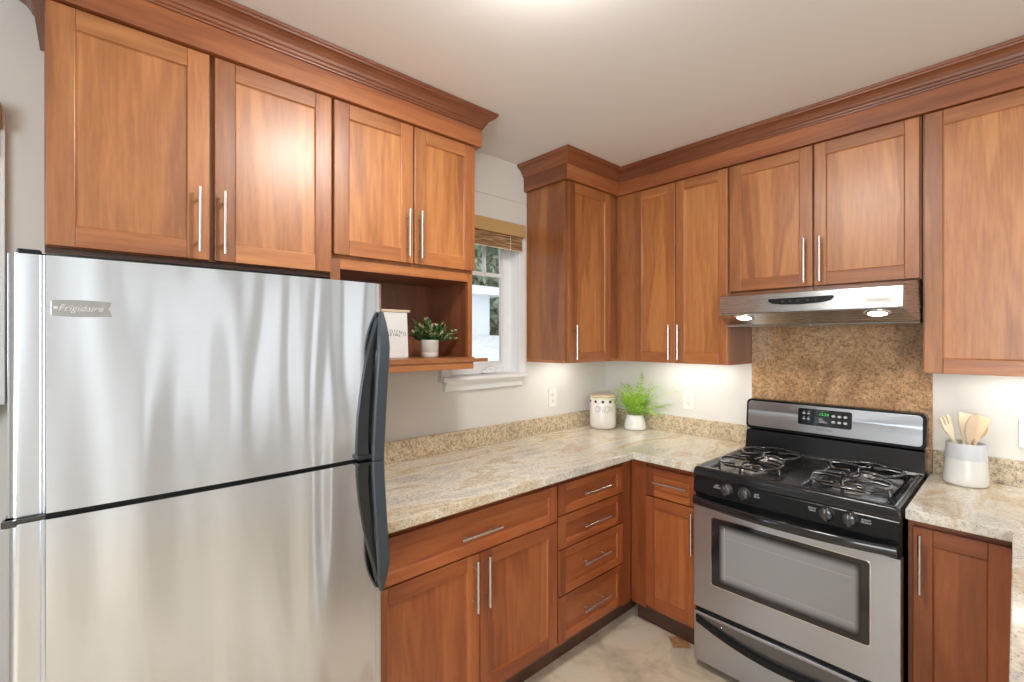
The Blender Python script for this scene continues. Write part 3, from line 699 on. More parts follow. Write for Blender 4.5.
# ------------------------------------------------------------------ refrigerator
t = thing('refrigerator', (0.38, -2.467, 0), 'large brushed stainless steel top-freezer refrigerator with black handles', 'refrigerator')
FY0, FY1 = -2.842, -2.091
build('body', MB().box((0.06, FY0 + 0.006, 0.03), (0.684, FY1 - 0.006, 1.648)), BLACK, t, 0.006)
build('base_grille', MB().box((0.10, FY0 + 0.02, 0.002), (0.72, FY1 - 0.02, 0.049)), BLACK, t, 0.003)
def door_profile():
    p = [(0.690, FY0), (0.728, FY0)]
    for k in range(19):
        a = R(k * 5); p.append((0.728 + 0.018 * math.sin(a), FY0 + 0.018 * (1 - math.cos(a))))
    p += [(0.7461, -2.812), (0.7461, -2.7985), (0.7435, -2.7965), (0.7435, -2.7935), (0.7480, -2.7915), (0.7495, -2.790)]
    n = 26
    for k in range(1, n):
        u = k / n; p.append((0.7495 + 0.0080 * (4 * u * (1 - u)) ** 0.8, -2.790 + (FY1 - 0.026 + 2.790) * u))
    p += [(0.7495, FY1 - 0.026), (0.7470, FY1 - 0.0235)]
    for k in range(19):
        a = R(k * 5); p.append((0.728 + 0.018 * math.cos(a), FY1 - 0.018 + 0.018 * math.sin(a)))
    p += [(0.690, FY1)]
    return p
def fr_door(z0, z1, hinge=False):
    mb = MB().prism(door_profile(), lambda p, q, t_: (p, q, t_), z0, z1, 0, True)
    o = build('door', mb, STEEL, t, 0.0)
    es = o.modifiers.new('edges', 'EDGE_SPLIT'); es.split_angle = R(8)
    build('gasket', MB().box((0.6845, FY0 + 0.012, z0 + 0.01), (0.6898, FY1 - 0.012, z1 - 0.01)), RUBBER, t)
    return o
dfree = fr_door(1.1615, 1.656); dmain = fr_door(0.055, 1.1495)
build('door_gap', MB().box((0.692, FY0 + 0.004, 1.1500), (0.738, FY1 - 0.004, 1.1610)), BLACK, t)
# handles: an outer strap standing off the door and an inner foot lying on it
def handle(zs, door):
    mb = MB(); sec = []
    for z, xo, yl, yr in zs:
        sec.append([(xo, yl + 0.004, z), (xo, yr - 0.004, z), (xo - 0.005, yr, z), (xo - 0.014, yr, z), (xo - 0.014, yl, z), (xo - 0.004, yl, z)])
    n = len(sec[0]); vs = [p for s_ in sec for p in s_]
    fs = [(i * n + j, i * n + (j + 1) % n, (i + 1) * n + (j + 1) % n, (i + 1) * n + j) for i in range(len(sec) - 1) for j in range(n)]
    mb.add(vs, fs, 0, True); b = len(mb.v) - len(vs)
    mb.f += [[b + j for j in range(n)], [b + (len(sec) - 1) * n + j for j in range(n)]]; mb.m += [0, 0]; mb.sm += [False] * 2
    h = build('handle', mb, HANDLEM, door, 0.0, label='long bowed black handle')
    es = h.modifiers.new('edges', 'EDGE_SPLIT'); es.split_angle = R(40)
    return h
def foot(zs, h, bridge):
    mb = MB(); vs = []; n = 4
    for z, yl, yr, th in zs: vs += [(0.748, yl, z), (0.757 + th * 0.4, yl + 0.002, z), (0.757 + th, yr, z), (0.748, yr, z)]
    fs = [(i * n + j, i * n + (j + 1) % n, (i + 1) * n + (j + 1) % n, (i + 1) * n + j) for i in range(len(zs) - 1) for j in range(n)]
    fs += [(0, 1, 2, 3), tuple(range(len(vs) - 4, len(vs)))]
    mb.add(vs, fs, 0, True); mb.box(*bridge)
    o = build('handle_foot', mb, HANDLED, h, 0.0); es = o.modifiers.new('edges', 'EDGE_SPLIT'); es.split_angle = R(40)
up = [(1.574, .768, -2.110, -2.100), (1.545, .778, -2.118, -2.096), (1.51, .789, -2.125, -2.094), (1.474, .796, -2.130, -2.094), (1.43, .795, -2.132, -2.095), (1.36, .789, -2.134, -2.097), (1.28, .783, -2.136, -2.099), (1.20, .779, -2.138, -2.101), (1.153, .777, -2.139, -2.102)]
h = handle(up, dfree)
foot([(1.568, -2.112, -2.100, .010), (1.50, -2.132, -2.113, .006), (1.426, -2.152, -2.130, .006), (1.35, -2.166, -2.140, .006), (1.28, -2.175, -2.145, .006), (1.20, -2.179, -2.147, .008), (1.163, -2.179, -2.147, .012)], h, ((0.748, -2.179, 1.1605), (0.772, -2.104, 1.172)))
lo = [(1.1505, .777, -2.139, -2.102), (1.10, .779, -2.138, -2.101), (1.03, .784, -2.136, -2.099), (.96, .789, -2.134, -2.097), (.90, .794, -2.131, -2.095), (.86, .795, -2.128, -2.094), (.82, .786, -2.122, -2.096), (.79, .776, -2.114, -2.099), (.772, .768, -2.110, -2.102)]
h = handle(lo, dmain)
foot([(1.150, -2.178, -2.147, .012), (1.10, -2.177, -2.147, .008), (1.03, -2.170, -2.142, .006), (.96, -2.157, -2.133, .006), (.90, -2.142, -2.122, .006), (.84, -2.124, -2.110, .006), (.778, -2.112, -2.101, .010)], h, ((0.748, -2.178, 1.142), (0.772, -2.104, 1.1512)))
# hinges
mb = MB(); mb.box((0.62, FY0 + 0.012, 1.6565), (0.735, FY0 + 0.045, 1.667)); mb.prism([(0.62, -2.83), (0.735, -2.83), (0.735, -2.80), (0.70, -2.76), (0.60, -2.72), (0.58, -2.74)], lambda p, q, t_: (p, q, t_), 1.6485, 1.661)
build('top_hinge', mb, BLACK, t, 0.003)
mb = MB(); mb.box((0.70, FY0 - 0.003, 1.1525), (0.752, FY0 + 0.052, 1.1605)); mb.box((0.735, FY0 - 0.006, 1.148), (0.758, FY0 + 0.014, 1.1605))
mb.tube([(0.757, FY0 + 0.012, 1.1585), (0.757, FY0 + 0.05, 1.1585)], 0.0025, 8)
build('middle_hinge', mb, [IRON], t, 0.001)
build('hinge_cap', MB().lathe([(0.007, 0), (0.007, 0.008), (0.004, 0.010)], (0.749, FY0 - 0.002, 1.1465), 14), CHROME, t)
# name badge, slightly notched at its right end
mb = MB(); n = 12; pts = []
for k in range(n + 1): u = k / n; pts.append((-2.783 + 0.089 * u, 1.570 + 0.002 * math.sin(u * math.pi)))
pts.append((-2.699, 1.556))
for k in range(n + 1): u = 1 - k / n; pts.append((-2.783 + 0.089 * u, 1.541 - 0.002 * math.sin(u * math.pi)))
mb.prism(pts, lambda p, q, t_: (t_, p, q), 0.7500, 0.7565)
bd = build('badge', mb, simple('badge_metal', (0.45, 0.45, 0.46), 0.3, 1.0), dfree, 0.0006)
text('lettering', 'Frigidaire', lambda a, b, c: (0.7568 + c, -2.741 + a, 1.5555 + b), 0.0175, CHROME, bd, 0.0004, shear=0.35)
mb = MB(); mb.lathe([(0.0001, 0), (0.0035, 0.0), (0.0035, 0.0006)], n=10, P=lambda x, y, z: (0.7568 + z, -2.7765 + x, 1.5560 + y)); build('emblem', mb, CHROME, bd)

# ------------------------------------------------------------------ range
RX0, RX1 = 0.990, 1.7225
t = thing('gas_range', (1.3578, -0.35, 0), 'freestanding stainless and black four-burner gas range', 'range')
build('body', MB().box((RX0 + 0.002, -0.636, 0.035), (RX1 - 0.002, -0.022, 0.888)), BLKENAMEL, t, 0.002)
for x in (RX0 + 0.05, RX1 - 0.05):
    for y in (-0.60, -0.08): build('foot', MB().lathe([(0.018, 0.0), (0.018, 0.008), (0.010, 0.010), (0.010, 0.0345)], (x, y, 0.0005), 12), BLACK, t)
build('kick_plate', MB().box((RX0 + 0.01, -0.634, 0.012), (RX1 - 0.01, -0.625, 0.0348)), BLACK, t)
# cooktop as one pressed sheet with two sunken wells
GX, GY = 110, 90
def sst(a, b, x): x = min(1, max(0, (x - a) / (b - a))); return x * x * (3 - 2 * x)
CY0, CY1 = -0.688, -0.098
def ctz(x, y):
    d = min(x - RX0, RX1 - x, y - CY0)
    q = min(1, d / 0.012); z = 0.886 + 0.034 * math.sqrt(max(0, 1 - (1 - q) ** 2))
    z -= 0.006 * sst(0.018, 0.034, min(d, CY1 - y + 0.03))
    for a, b in ((1.032, 1.312), (1.404, 1.684)):
        e_ = min(x - a, b - x, y + 0.632, -0.128 - y); z -= 0.011 * sst(0.0, 0.014, e_)
    return z
xs = sorted(set([RX0 + (RX1 - RX0) * i / GX for i in range(GX + 1)] + [RX0 + q for q in (.001, .002, .0035)] + [RX1 - q for q in (.001, .002, .0035)]))
ys = sorted(set([CY0 + (CY1 - CY0) * j / GY for j in range(GY + 1)] + [CY0 + q for q in (.001, .002, .0035)]))
mb = MB(); nx, ny = len(xs), len(ys)
vs = [(x, y, ctz(x, y)) for y in ys for x in xs]; fs = [(j * nx + i, j * nx + i + 1, (j + 1) * nx + i + 1, (j + 1) * nx + i) for j in range(ny - 1) for i in range(nx - 1)]
mb.add(vs, fs, 0, True)
def flatc(x, y): return 0.8855
vb = [(x, y, 0.8855) for x, y in ((RX0, CY0), (RX1, CY0), (RX1, CY1), (RX0, CY1))]
build('cooktop', mb, SPKENAMEL, t)
build('cooktop_lip', MB().box((RX0, CY0 + 0.0005, 0.8885 - 0.012), (RX1, CY1 - 0.002, 0.887)), BLKENAMEL, t, 0.002)
# burners and grates
def burner(cx, cy, r):
    z = 0.9035
    b = build('burner', MB().lathe([(r + 0.024, 0), (r + 0.022, 0.003), (r + 0.006, 0.004), (r, 0.010), (r, 0.016), (r * 0.9, 0.018)], (cx, cy, z), 28), ALU, t)
    build('burner_cap', MB().lathe([(r * 0.92, 0.0182), (r * 0.95, 0.021), (r * 0.85, 0.0245), (0, 0.0255)], (cx, cy, z), 28), IRON, b)
    return b
for cx in (1.172, 1.544):
    burner(cx, -0.500, 0.040); burner(cx, -0.250, 0.034)
def grate(cx):
    mb = MB(); zt = 0.942; r0 = 0.0060
    for cy, s in ((-0.505, -1), (-0.250, 1)):
        # two big swept arms either side of the burner
        for sx in (-1, 1):
            pts = []
            for k in range(15):
                a = R(-62 + 124 * k / 14); x = cx + sx * (0.045 + 0.082 * math.cos(a)); y = cy + 0.105 * math.sin(a)
                pts.append((x, y, zt - 0.010 + 0.010 * math.cos(a)))
            p0, p1 = pts[0], pts[-1]
            pts = [(p0[0] - sx * 0.045, p0[1] + 0.004, zt - 0.002)] + pts + [(p1[0] - sx * 0.045, p1[1] - 0.004, zt - 0.002)]
            mb.tube(pts, r0, 8)
            # finger reaching to the burner
            mb.tube([(cx + sx * 0.126, cy, zt), (cx + sx * 0.085, cy + 0.006, zt + 0.004), (cx + sx * 0.030, cy, zt + 0.002)], r0, 8)
            mb.tube([(cx + sx * 0.120, cy + s * 0.03, zt - 0.002), (cx + sx * 0.128, cy + s * 0.036, 0.922), (cx + sx * 0.128, cy + s * 0.036, 0.9035)], r0, 8)
        for sy in (-1, 1):
            mb.tube([(cx, cy + sy * 0.122, zt - 0.004), (cx + 0.012 * sy, cy + sy * 0.075, zt + 0.004), (cx, cy + sy * 0.028, zt + 0.002)], r0, 8)
        # inner ring
        mb.tube([(cx - 0.07, cy + s * 0.118, zt - 0.006), (cx, cy + s * 0.126, zt - 0.004), (cx + 0.07, cy + s * 0.118, zt - 0.006)], r0, 8)
        mb.tube([(cx, cy + s * 0.124, zt - 0.004), (cx, cy + s * 0.126, 0.9035)], r0, 8)
    mb.tube([(cx, -0.385, zt - 0.004), (cx, -0.370, zt - 0.004)], r0 * 1.5, 8)
    return build('grate', mb, IRON, t)
for cx in (1.172, 1.544): grate(cx)
# control panel, knobs
mb = MB().prism([(-0.636, 0.8755), (-0.680, 0.8755), (-0.685, 0.868), (-0.690, 0.808), (-0.686, 0.802), (-0.636, 0.802)], lambda p, q, t_: (t_, p, q), RX0 + 0.001, RX1 - 0.001)
cp = build('control_panel', mb, BLACK, t, 0.002)
for kx in (1.140, 1.212, 1.508, 1.580):
    yk = -0.6868; P = lambda x, y, z, kx=kx: (kx + x, yk - z, 0.846 + y)
    mb = MB(); mb.lathe([(0.0275, 0.0), (0.0275, 0.004), (0.024, 0.008), (0.0205, 0.020), (0.016, 0.0225), (0, 0.023)], n=28, P=P)
    a0 = R(8); ca, sa = math.cos(a0), math.sin(a0)
    q = [(-0.0055, -0.022), (0.0055, -0.022), (0.0045, 0.0255), (-0.0045, 0.0255)]
    mb.prism([(x * ca - y * sa, x * sa + y * ca) for x, y in q], lambda p, qq, t_: P(p, qq, t_), 0.006, 0.030)
    kb = build('knob', mb, simple('knob_plastic', (0.035, 0.035, 0.04), 0.16, coat=0.9) if kx == 1.140 else bpy.data.materials['knob_plastic'], cp, 0.0008)
    build('pointer_line', MB().box((kx - 0.0012, yk - 0.0312, 0.852), (kx + 0.0012, yk - 0.0301, 0.866)), CHROME, kb)
def tpanel(s, x, z, size, yy=-0.6885):
    return text('lettering', s, lambda a, b, c: (x + a, yy - c, z + b), size, GREYINK, cp, 0.0004)
for x, w1, w2 in ((1.098, 'LEFT', 'FRONT'), (1.262, 'LEFT', 'REAR'), (1.462, 'RIGHT', 'REAR'), (1.628, 'RIGHT', 'FRONT')):
    tpanel(w1, x, 0.853, 0.0095); tpanel(w2, x, 0.844, 0.0095)
# vent band and oven door
build('vent_band', MB().box((RX0 + 0.004, -0.676, 0.744), (RX1 - 0.004, -0.6362, 0.8018)), BLACK, t, 0.001)
mb = MB()
for k in range(3): mb.box((RX0 + 0.03, -0.679, 0.781 + k * 0.006), (RX1 - 0.03, -0.6765, 0.7838 + k * 0.006))
build('vent_slats', mb, BLKENAMEL, t)
door = build('oven_door', MB().box((RX0 - 0.001, -0.684, 0.286), (RX1 + 0.001, -0.6365, 0.7435)), STEEL2, t, 0.003)
def rrect(x0, x1, z0, z1, r, n=6):
    p = []
    for cx, cz, a0 in ((x1 - r, z1 - r, 0), (x0 + r, z1 - r, 90), (x0 + r, z0 + r, 180), (x1 - r, z0 + r, 270)):
        for k in range(n + 1): a = R(a0 + 90 * k / n); p.append((cx + r * math.cos(a), cz + r * math.sin(a)))
    return p
PY_ = lambda p, q, t_: (p, t_, q)
build('window_bezel', MB().prism(rrect(1.069, 1.641, 0.406, 0.711, 0.014), PY_, -0.6841, -0.6856), CHROME, door, 0.0004)
wf = build('window_frame', MB().prism(rrect(1.0725, 1.6375, 0.4095, 0.7075, 0.012), PY_, -0.6845, -0.6866), BLKENAMEL, door)
# the dotted screen of the oven glass fades out into the black border
def oven_screen():
    m, nt, b = new_mat('oven_screen')
    tc = N(nt, 'ShaderNodeTexCoord'); sp = N(nt, 'ShaderNodeSeparateXYZ'); L(nt, tc.outputs['Generated'], sp.inputs[0])
    def edge(out, wdt):
        a = N(nt, 'ShaderNodeMath', operation='PINGPONG'); a.inputs[1].default_value = 0.5; L(nt, out, a.inputs[0])
        r = N(nt, 'ShaderNodeMapRange', interpolation_type='SMOOTHSTEP'); r.inputs['From Max'].default_value = wdt; L(nt, a.outputs[0], r.inputs['Value']); return r.outputs[0]
    mu = N(nt, 'ShaderNodeMath', operation='MULTIPLY'); L(nt, edge(sp.outputs[0], 0.045), mu.inputs[0]); L(nt, edge(sp.outputs[2], 0.14), mu.inputs[1])
    mx = N(nt, 'ShaderNodeMixRGB'); mx.inputs[1].default_value = (0.012, 0.012, 0.013, 1); mx.inputs[2].default_value = (0.27, 0.27, 0.27, 1)
    L(nt, mu.outputs[0], mx.inputs[0]); L(nt, mx.outputs[0], b.inputs['Base Color']); b.inputs['Roughness'].default_value = 0.18
    return m
build('oven_screen', MB().box((1.104, -0.6876, 0.428), (1.612, -0.6867, 0.692)), oven_screen(), wf)
mb = MB(); mb.box((1.135, -0.6880, 0.6335), (1.590, -0.6877, 0.6355)); mb.box((1.135, -0.6880, 0.470), (1.590, -0.6877, 0.4717)); mb.box((1.128, -0.6880, 0.450), (1.1315, -0.6877, 0.675))
build('rack_lines', mb, simple('rack_wire', (0.34, 0.34, 0.34), 0.3), wf)
# bowed black door handle
mb = MB(); vs = []; n = 14; K = 28; zc = 0.7735
for k in range(K + 1):
    u = k / K; x = RX0 + 0.008 + (RX1 - RX0 - 0.016) * u; bow = 1 - (2 * u - 1) ** 2; yc = -0.703 - 0.035 * bow; zz = zc - 0.004 * bow
    for j in range(n):
        a = 2 * math.pi * j / n; vs.append((x, yc + 0.010 * math.cos(a), zz + 0.0185 * math.sin(a)))
fs = [(i * n + j, i * n + (j + 1) % n, (i + 1) * n + (j + 1) % n, (i + 1) * n + j) for i in range(K) for j in range(n)]
fs += [tuple(range(n)), tuple(range(K * n, K * n + n))]
mb.add(vs, fs, 0, True)
mb.box((RX0 + 0.006, -0.705, 0.757), (RX0 + 0.04, -0.6765, 0.790)); mb.box((RX1 - 0.04, -0.705, 0.757), (RX1 - 0.006, -0.6765, 0.790))
o = build('door_handle', mb, BLKENAMEL, t); es = o.modifiers.new('edges', 'EDGE_SPLIT'); es.split_angle = R(50)
# storage drawer with its drooping black handle
dr = build('storage_drawer', MB().box((RX0 - 0.001, -0.682, 0.042), (RX1 + 0.001, -0.6365, 0.264)), STEEL2, t, 0.003)
build('drawer_gap', MB().box((RX0 + 0.003, -0.668, 0.2645), (RX1 - 0.003, -0.6365, 0.2855)), BLACK, t)
mb = MB(); top = []; bot = []
for k in range(29):
    u = k / 28; x = RX0 + 0.010 + (RX1 - RX0 - 0.020) * u; s_ = 1 - abs(2 * u - 1) ** 2.0
    bot.append((x, 0.214 - 0.050 * s_)); top.append((x, 0.250 - 0.060 * s_))
pl = bot + top[::-1]
vs = []; nb = len(bot)
for (x, z), (x2, z2), k in zip(bot, top, range(nb)):
    u = k / 28; s_ = 1 - abs(2 * u - 1) ** 2
    yy = -0.684 - 0.018 * s_
    vs += [(x, yy, z), (x, yy - 0.004, (z + z2) / 2), (x2, yy, z2), (x2, -0.6825, z2), (x, -0.6825, z)]
fs = [(i * 5 + j, i * 5 + (j + 1) % 5, (i + 1) * 5 + (j + 1) % 5, (i + 1) * 5 + j) for i in range(nb - 1) for j in range(5)]
fs += [(0, 1, 2, 3, 4), tuple(range(len(vs) - 5, len(vs)))]
mb.add(vs, fs, 0, True)
o = build('drawer_handle', mb, BLACK, dr); es = o.modifiers.new('edges', 'EDGE_SPLIT'); es.split_angle = R(40)
mb = MB(); vs = []
for (x, z) in top: vs += [(x, -0.6823, z), (x, -0.6838, 0.2505)]
mb.add(vs, [(2 * i, 2 * i + 1, 2 * i + 3, 2 * i + 2) for i in range(len(top) - 1)], 0)
pk = build('handle_pocket', mb, simple('pocket_grey', (0.20, 0.20, 0.205), 0.35, 0.9), dr)
build('pocket_screw', MB().lathe([(0.004, 0), (0.003, 0.004), (0, 0.005)], n=12, P=lambda x, y, z: (1.116 + x, -0.6845 - z, 0.2375 + y)), CHROME, dr)
# backguard
mb = MB().prism([(-0.022, 0.8885), (-0.120, 0.9105), (-0.112, 0.925), (-0.092, 1.012), (-0.060, 1.016), (-0.022, 1.016)], lambda p, q, t_: (t_, p, q), RX0 + 0.002, RX1 - 0.002)
build('riser', mb, SPKENAMEL, t, 0.003)
PB = lambda p, q, t_: (p, -0.0905 + (q - 1.03) * 0.10 + t_, q)
bgd = build('backguard', MB().prism(rrect(RX0 - 0.002, RX1 + 0.002, 1.020, 1.176, 0.022), lambda p, q, t_: (p, -0.022 if t_ > 0.5 else PB(p, q, 0)[1], q), 0, 1), BLACK, t, 0.004)
sp_ = build('steel_fascia', MB().prism(rrect(RX0 + 0.009, RX1 - 0.011, 1.034, 1.1655, 0.016), PB, -0.0002, -0.0030), STEEL2, bgd, 0.001)
dp = build('control_display', MB().prism(rrect(1.238, 1.462, 1.0715, 1.1520, 0.010), PB, -0.0031, -0.0045), BLKENAMEL, sp_)
def onface(a, b, c, cx, cz): return PB(cx + a, cz + b, -0.0046 - c)
# display contents are marks on the panel: one piece with several materials
def blob(cx, cz, rx, rz, m):
    mb = MB()
    mb.prism([(cx + rx * math.cos(R(a)), cz + rz * math.sin(R(a))) for a in range(0, 360, 30)], PB, -0.0046, -0.0051, m)
    build('button', mb, GREYINK, dp)
for cx in (1.264, 1.284):
    for cz in (1.128, 1.101): blob(cx, cz, 0.0062, 0.0035, 0); blob(cx, cz + 0.009, 0.003, 0.0014, 0)
for cx in (1.388, 1.412, 1.436):
    for cz in (1.126, 1.098): blob(cx, cz, 0.0080, 0.0058, 0)
for k, wd in enumerate((0.012, 0.018, 0.026, 0.036)):
    mbk = MB(); z = 1.1085 - k * 0.0062; mbk.prism([(1.328, z), (1.328 + wd, z), (1.328 + wd, z + 0.0022), (1.328, z + 0.0022)], PB, -0.0046, -0.0050)
    build('printed_line', mbk, GREYINK, dp)
def ftext(name, s, cx, cz, size, mat, par, dpt=0.0046, **k):
    return text(name, s, lambda a, b, c: PB(cx + a, cz + b, -dpt - 0.0002 - c), size, mat, par, 0.0002, **k)
def dig(s):  # keep display text as a child of the range root depth: thing > part > sub-part
    return s
build('display_window', MB().prism(rrect(1.322, 1.374, 1.118, 1.140, 0.002), PB, -0.0046, -0.0049), simple('dark_green_lcd', (0.01, 0.03, 0.012), 0.2), dp)
ftext('display_digits', '12:24', 1.3485, 1.129, 0.0185, GREENLED, dp, 0.0050)
ftext('lettering', 'FRIGIDAIRE', 1.352, 1.0555, 0.0135, DGREY, sp_, 0.0031)

# ------------------------------------------------------------------ range hood
t = thing('range_hood', (1.3625, -0.2, 1.556), 'slanted stainless under-cabinet range hood with two lit round lamps', 'range hood')
prof = [(0.020, 1.7320), (0.325, 1.7320), (0.478, 1.699), (0.488, 1.617), (0.484, 1.612), (0.350, 1.566), (0.345, 1.558), (0.020, 1.558)]
def hu(d): f = min(1, max(0, (d - 0.345) / 0.13)); return 0.9935 + 0.025 * f, 1.7330 - 0.031 * f
vs = [(hu(d)[0], -d, z) for d, z in prof] + [(hu(d)[1], -d, z) for d, z in prof]; n = len(prof)
mb = MB(); mb.add(vs, [(0, 1, 5, 6, 7), (1, 2, 3, 4, 5), (8, 9, 13, 14, 15), (9, 10, 11, 12, 13)] + [(j, (j + 1) % n, n + (j + 1) % n, n + j) for j in range(n)])
hd = build('hood_body', mb, HSTEEL, t, 0.002)
mb = MB(); mb.prism([(1.235, 1.6745), (1.482, 1.6765), (1.484, 1.668), (1.470, 1.655), (1.44, 1.649), (1.36, 1.645), (1.29, 1.648), (1.25, 1.654), (1.236, 1.663)], lambda p, q, t_: (p, -0.478 - (1.699 - q) * 0.122 - t_, q), -0.001, 0.003)
sw = build('switch_panel', mb, BLACK, hd, 0.0008)
for cx in (1.295, 1.325, 1.355, 1.392, 1.420): build('button', MB().prism([(cx + .006 * math.cos(R(a)), 1.661 + .0035 * math.sin(R(a))) for a in range(0, 360, 40)], lambda p, q, t_: (p, -0.478 - (1.699 - q) * 0.122 - t_, q), 0.003, 0.0045), IRON, sw)
mb = MB().prism(rrect(1.586, 1.668, 1.6355, 1.6590, 0.002), lambda p, q, t_: (p, -0.478 - (1.699 - q) * 0.122 - t_, q), 0, 0.0015)
bd = build('badge', mb, simple('badge_ivory', (0.75, 0.73, 0.68), 0.35), hd, 0.0004)
text('lettering', 'FRIGIDAIRE', lambda a, b, c: (1.627 + a, -0.478 - (1.699 - 1.647 - b) * 0.122 - 0.0016 - c, 1.647 + b), 0.0125, DGREY, bd, 0.0002)
sl = (1.612 - 1.566) / (0.484 - 0.350); nl = math.hypot(1, sl)
for cx in (1.118, 1.618):
    def PL(x, y, z, cx=cx): 
        d = 0.446 + y / nl; zz = 1.566 + (d - 0.350) * sl - z / nl
        return (cx + x, -(d + sl * z / nl), zz)
    build('lamp_bezel', MB().lathe([(0.046, 0.0002), (0.045, 0.003), (0.036, 0.004)], n=32, P=lambda x, y, z, PL=PL: PL(x, y * 0.78, z)), CHROME, hd)
    build('lamp_lens', MB().lathe([(0.0355, 0.0015), (0.030, 0.0045), (0, 0.0055)], n=32, P=lambda x, y, z, PL=PL: PL(x, y * 0.78, z)), LENS, hd)
mb = MB(); mb.tube([(1.355, -0.350, 1.556), (1.362, -0.372, 1.563), (1.369, -0.350, 1.556)], 0.003, 8)
build('filter_latch', mb, NICKEL, t)

# ------------------------------------------------------------------ small things on the counters
CX, CYY = 0.143, -0.232
t = thing('ceramic_canister', (CX, CYY, CT), 'round white ceramic canister with star-shaped holes and a wooden lid, in the counter corner', 'canister')
cb = build('jar', MB().lathe([(0.055, 0.0005), (0.074, 0.004), (0.083, 0.018), (0.086, 0.045), (0.086, 0.200), (0.083, 0.207), (0.078, 0.207)], (CX, CYY, CT), 48), CERAMS, t)
build('lid', MB().lathe([(0.080, 0.2075), (0.086, 0.210), (0.0865, 0.216), (0.084, 0.218), (0, 0.218)], (CX, CYY, CT), 48), LIDW, t, label='pale wooden lid')
va = math.atan2(CAMY - CYY, CAMX - CX)                # the side of the jar that carries the word
def onjar(a, b, c, base=0.0, r=0.0862, z0=0.0):
    th = va + a / r + base
    return (CX + (r + c) * math.cos(th), CYY + (r + c) * math.sin(th), CT + z0 + b)
mb = MB()
for k in range(-2, 3):
    star = [(0.0120 * (1 if i % 2 == 0 else 0.62) * math.cos(R(i * 36 + 90)), 0.0120 * (1 if i % 2 == 0 else 0.62) * math.sin(R(i * 36 + 90))) for i in range(10)]
    mb.prism(star, lambda p, q, t_, k=k: onjar(p, q, t_, base=k * 0.56 + 0.0, z0=0.181), -0.002, 0.0007)
build('star_holes', mb, simple('dark_hole', (0.03, 0.025, 0.02), 0.8), cb)
text('lettering', 'ONION', lambda a, b, c: onjar(a, b, c, z0=0.132, base=0.10), 0.062, ENGR, cb, 0.0005, sx=0.56)

def pinnate(mb, base, az, length, lean, wid, droop, rng, nl=15):
    """one fern frond: arching midrib with paired leaflets"""
    pts = []; p = Vector(base); el = R(90) - lean
    for k in range(nl + 1):
        pts.append(p.copy()); d = Vector((math.cos(az) * math.cos(el), math.sin(az) * math.cos(el), math.sin(el))); p = p + d * (length / nl); el -= droop / nl
    mb.tube(pts, [0.0011 * (1 - 0.7 * i / nl) for i in range(nl + 1)], 4, cap=False)
    for k in range(3, nl + 1):
        u = k / nl; w = wid * (1 - u) ** 0.7 * min(1, u * 3.2) + 0.003
        t_ = (pts[k] - pts[k - 1]).normalized(); side = t_.cross(Vector((0, 0, 1)))
        if side.length < 0.1: side = Vector((1, 0, 0))
        side.normalize(); nrm = side.cross(t_)
        for s_ in (-1, 1):
            dirn = (side * s_ + t_ * 0.55 + nrm * rng.uniform(-0.25, 0.25)).normalized(); tip = pts[k] + dirn * w * rng.uniform(0.85, 1.1)
            wv = t_ * (length / nl) * 0.33; mid = pts[k] + (tip - pts[k]) * 0.45
            mb.add([tuple(pts[k]), tuple(mid - wv), tuple(tip), tuple(mid + wv)], [(0, 1, 2, 3)])
FX, FY_ = 0.306, -0.108
t = thing('potted_fern', (FX, FY_, CT), 'bright green fern in a small white tapered ceramic pot on the counter', 'potted plant')
build('pot', MB().lathe([(0.058, 0.0005), (0.069, 0.006), (0.071, 0.018), (0.066, 0.045), (0.053, 0.094), (0.050, 0.096), (0.047, 0.094), (0.050, 0.070), (0, 0.070)], (FX, FY_, CT), 40), CERAM, t)
build('soil', MB().lathe([(0.0475, 0.0705), (0.040, 0.078), (0, 0.080)], (FX, FY_, CT), 24), SOIL, t)
rng = random.Random(11)
mb = MB(); rt_ = Vector((math.cos(R(47.8)), math.sin(R(47.8)), 0)); ra = math.atan2(rt_.y, rt_.x)
def clampv(mb, i0, lim=0.004):
    for i in range(i0, len(mb.v)):
        v = mb.v[i]
        v.x = max(v.x, lim); v.y = min(v.y, -lim)
        dx, dy = v.x - CX, v.y - CYY; rr_ = math.hypot(dx, dy)
        if rr_ < 0.093 and v.z < CT + 0.235: v.x = CX + dx / rr_ * 0.093; v.y = CYY + dy / rr_ * 0.093
        if v.z > ZU - 0.016: v.z = ZU - 0.016
specs = []
for k in range(44):
    az = rng.uniform(0, 2 * math.pi); ln = rng.uniform(0.20, 0.36) * (1.0 if k % 2 else .85); le = R(rng.uniform(2, 48) if k % 3 else rng.uniform(0, 26))
    specs.append((az, ln, le, rng.uniform(0.046, 0.062), R(rng.uniform(30, 95))))
specs += [(ra - 0.15, 0.30, R(58), 0.040, R(28)), (ra - 0.55, 0.27, R(48), 0.040, R(40)), (ra + math.pi + 0.2, 0.24, R(38), 0.032, R(40)), (ra + math.pi + 0.4, 0.24, R(22), 0.03, R(30)), (ra - 0.1, 0.28, R(33), 0.028, R(20)), (ra - 0.3, 0.22, R(66), 0.034, R(35)), (ra + math.pi + .5, 0.20, R(52), 0.03, R(35))]
for az, ln, le, wd, dp_ in specs:
    m1 = MB(); pinnate(m1, (FX + rng.uniform(-.015, .015), FY_ + rng.uniform(-.015, .015), CT + 0.078), az, ln, le, wd, dp_, rng, 14)
    clampv(m1, 0); build('frond', m1, FERN, t)

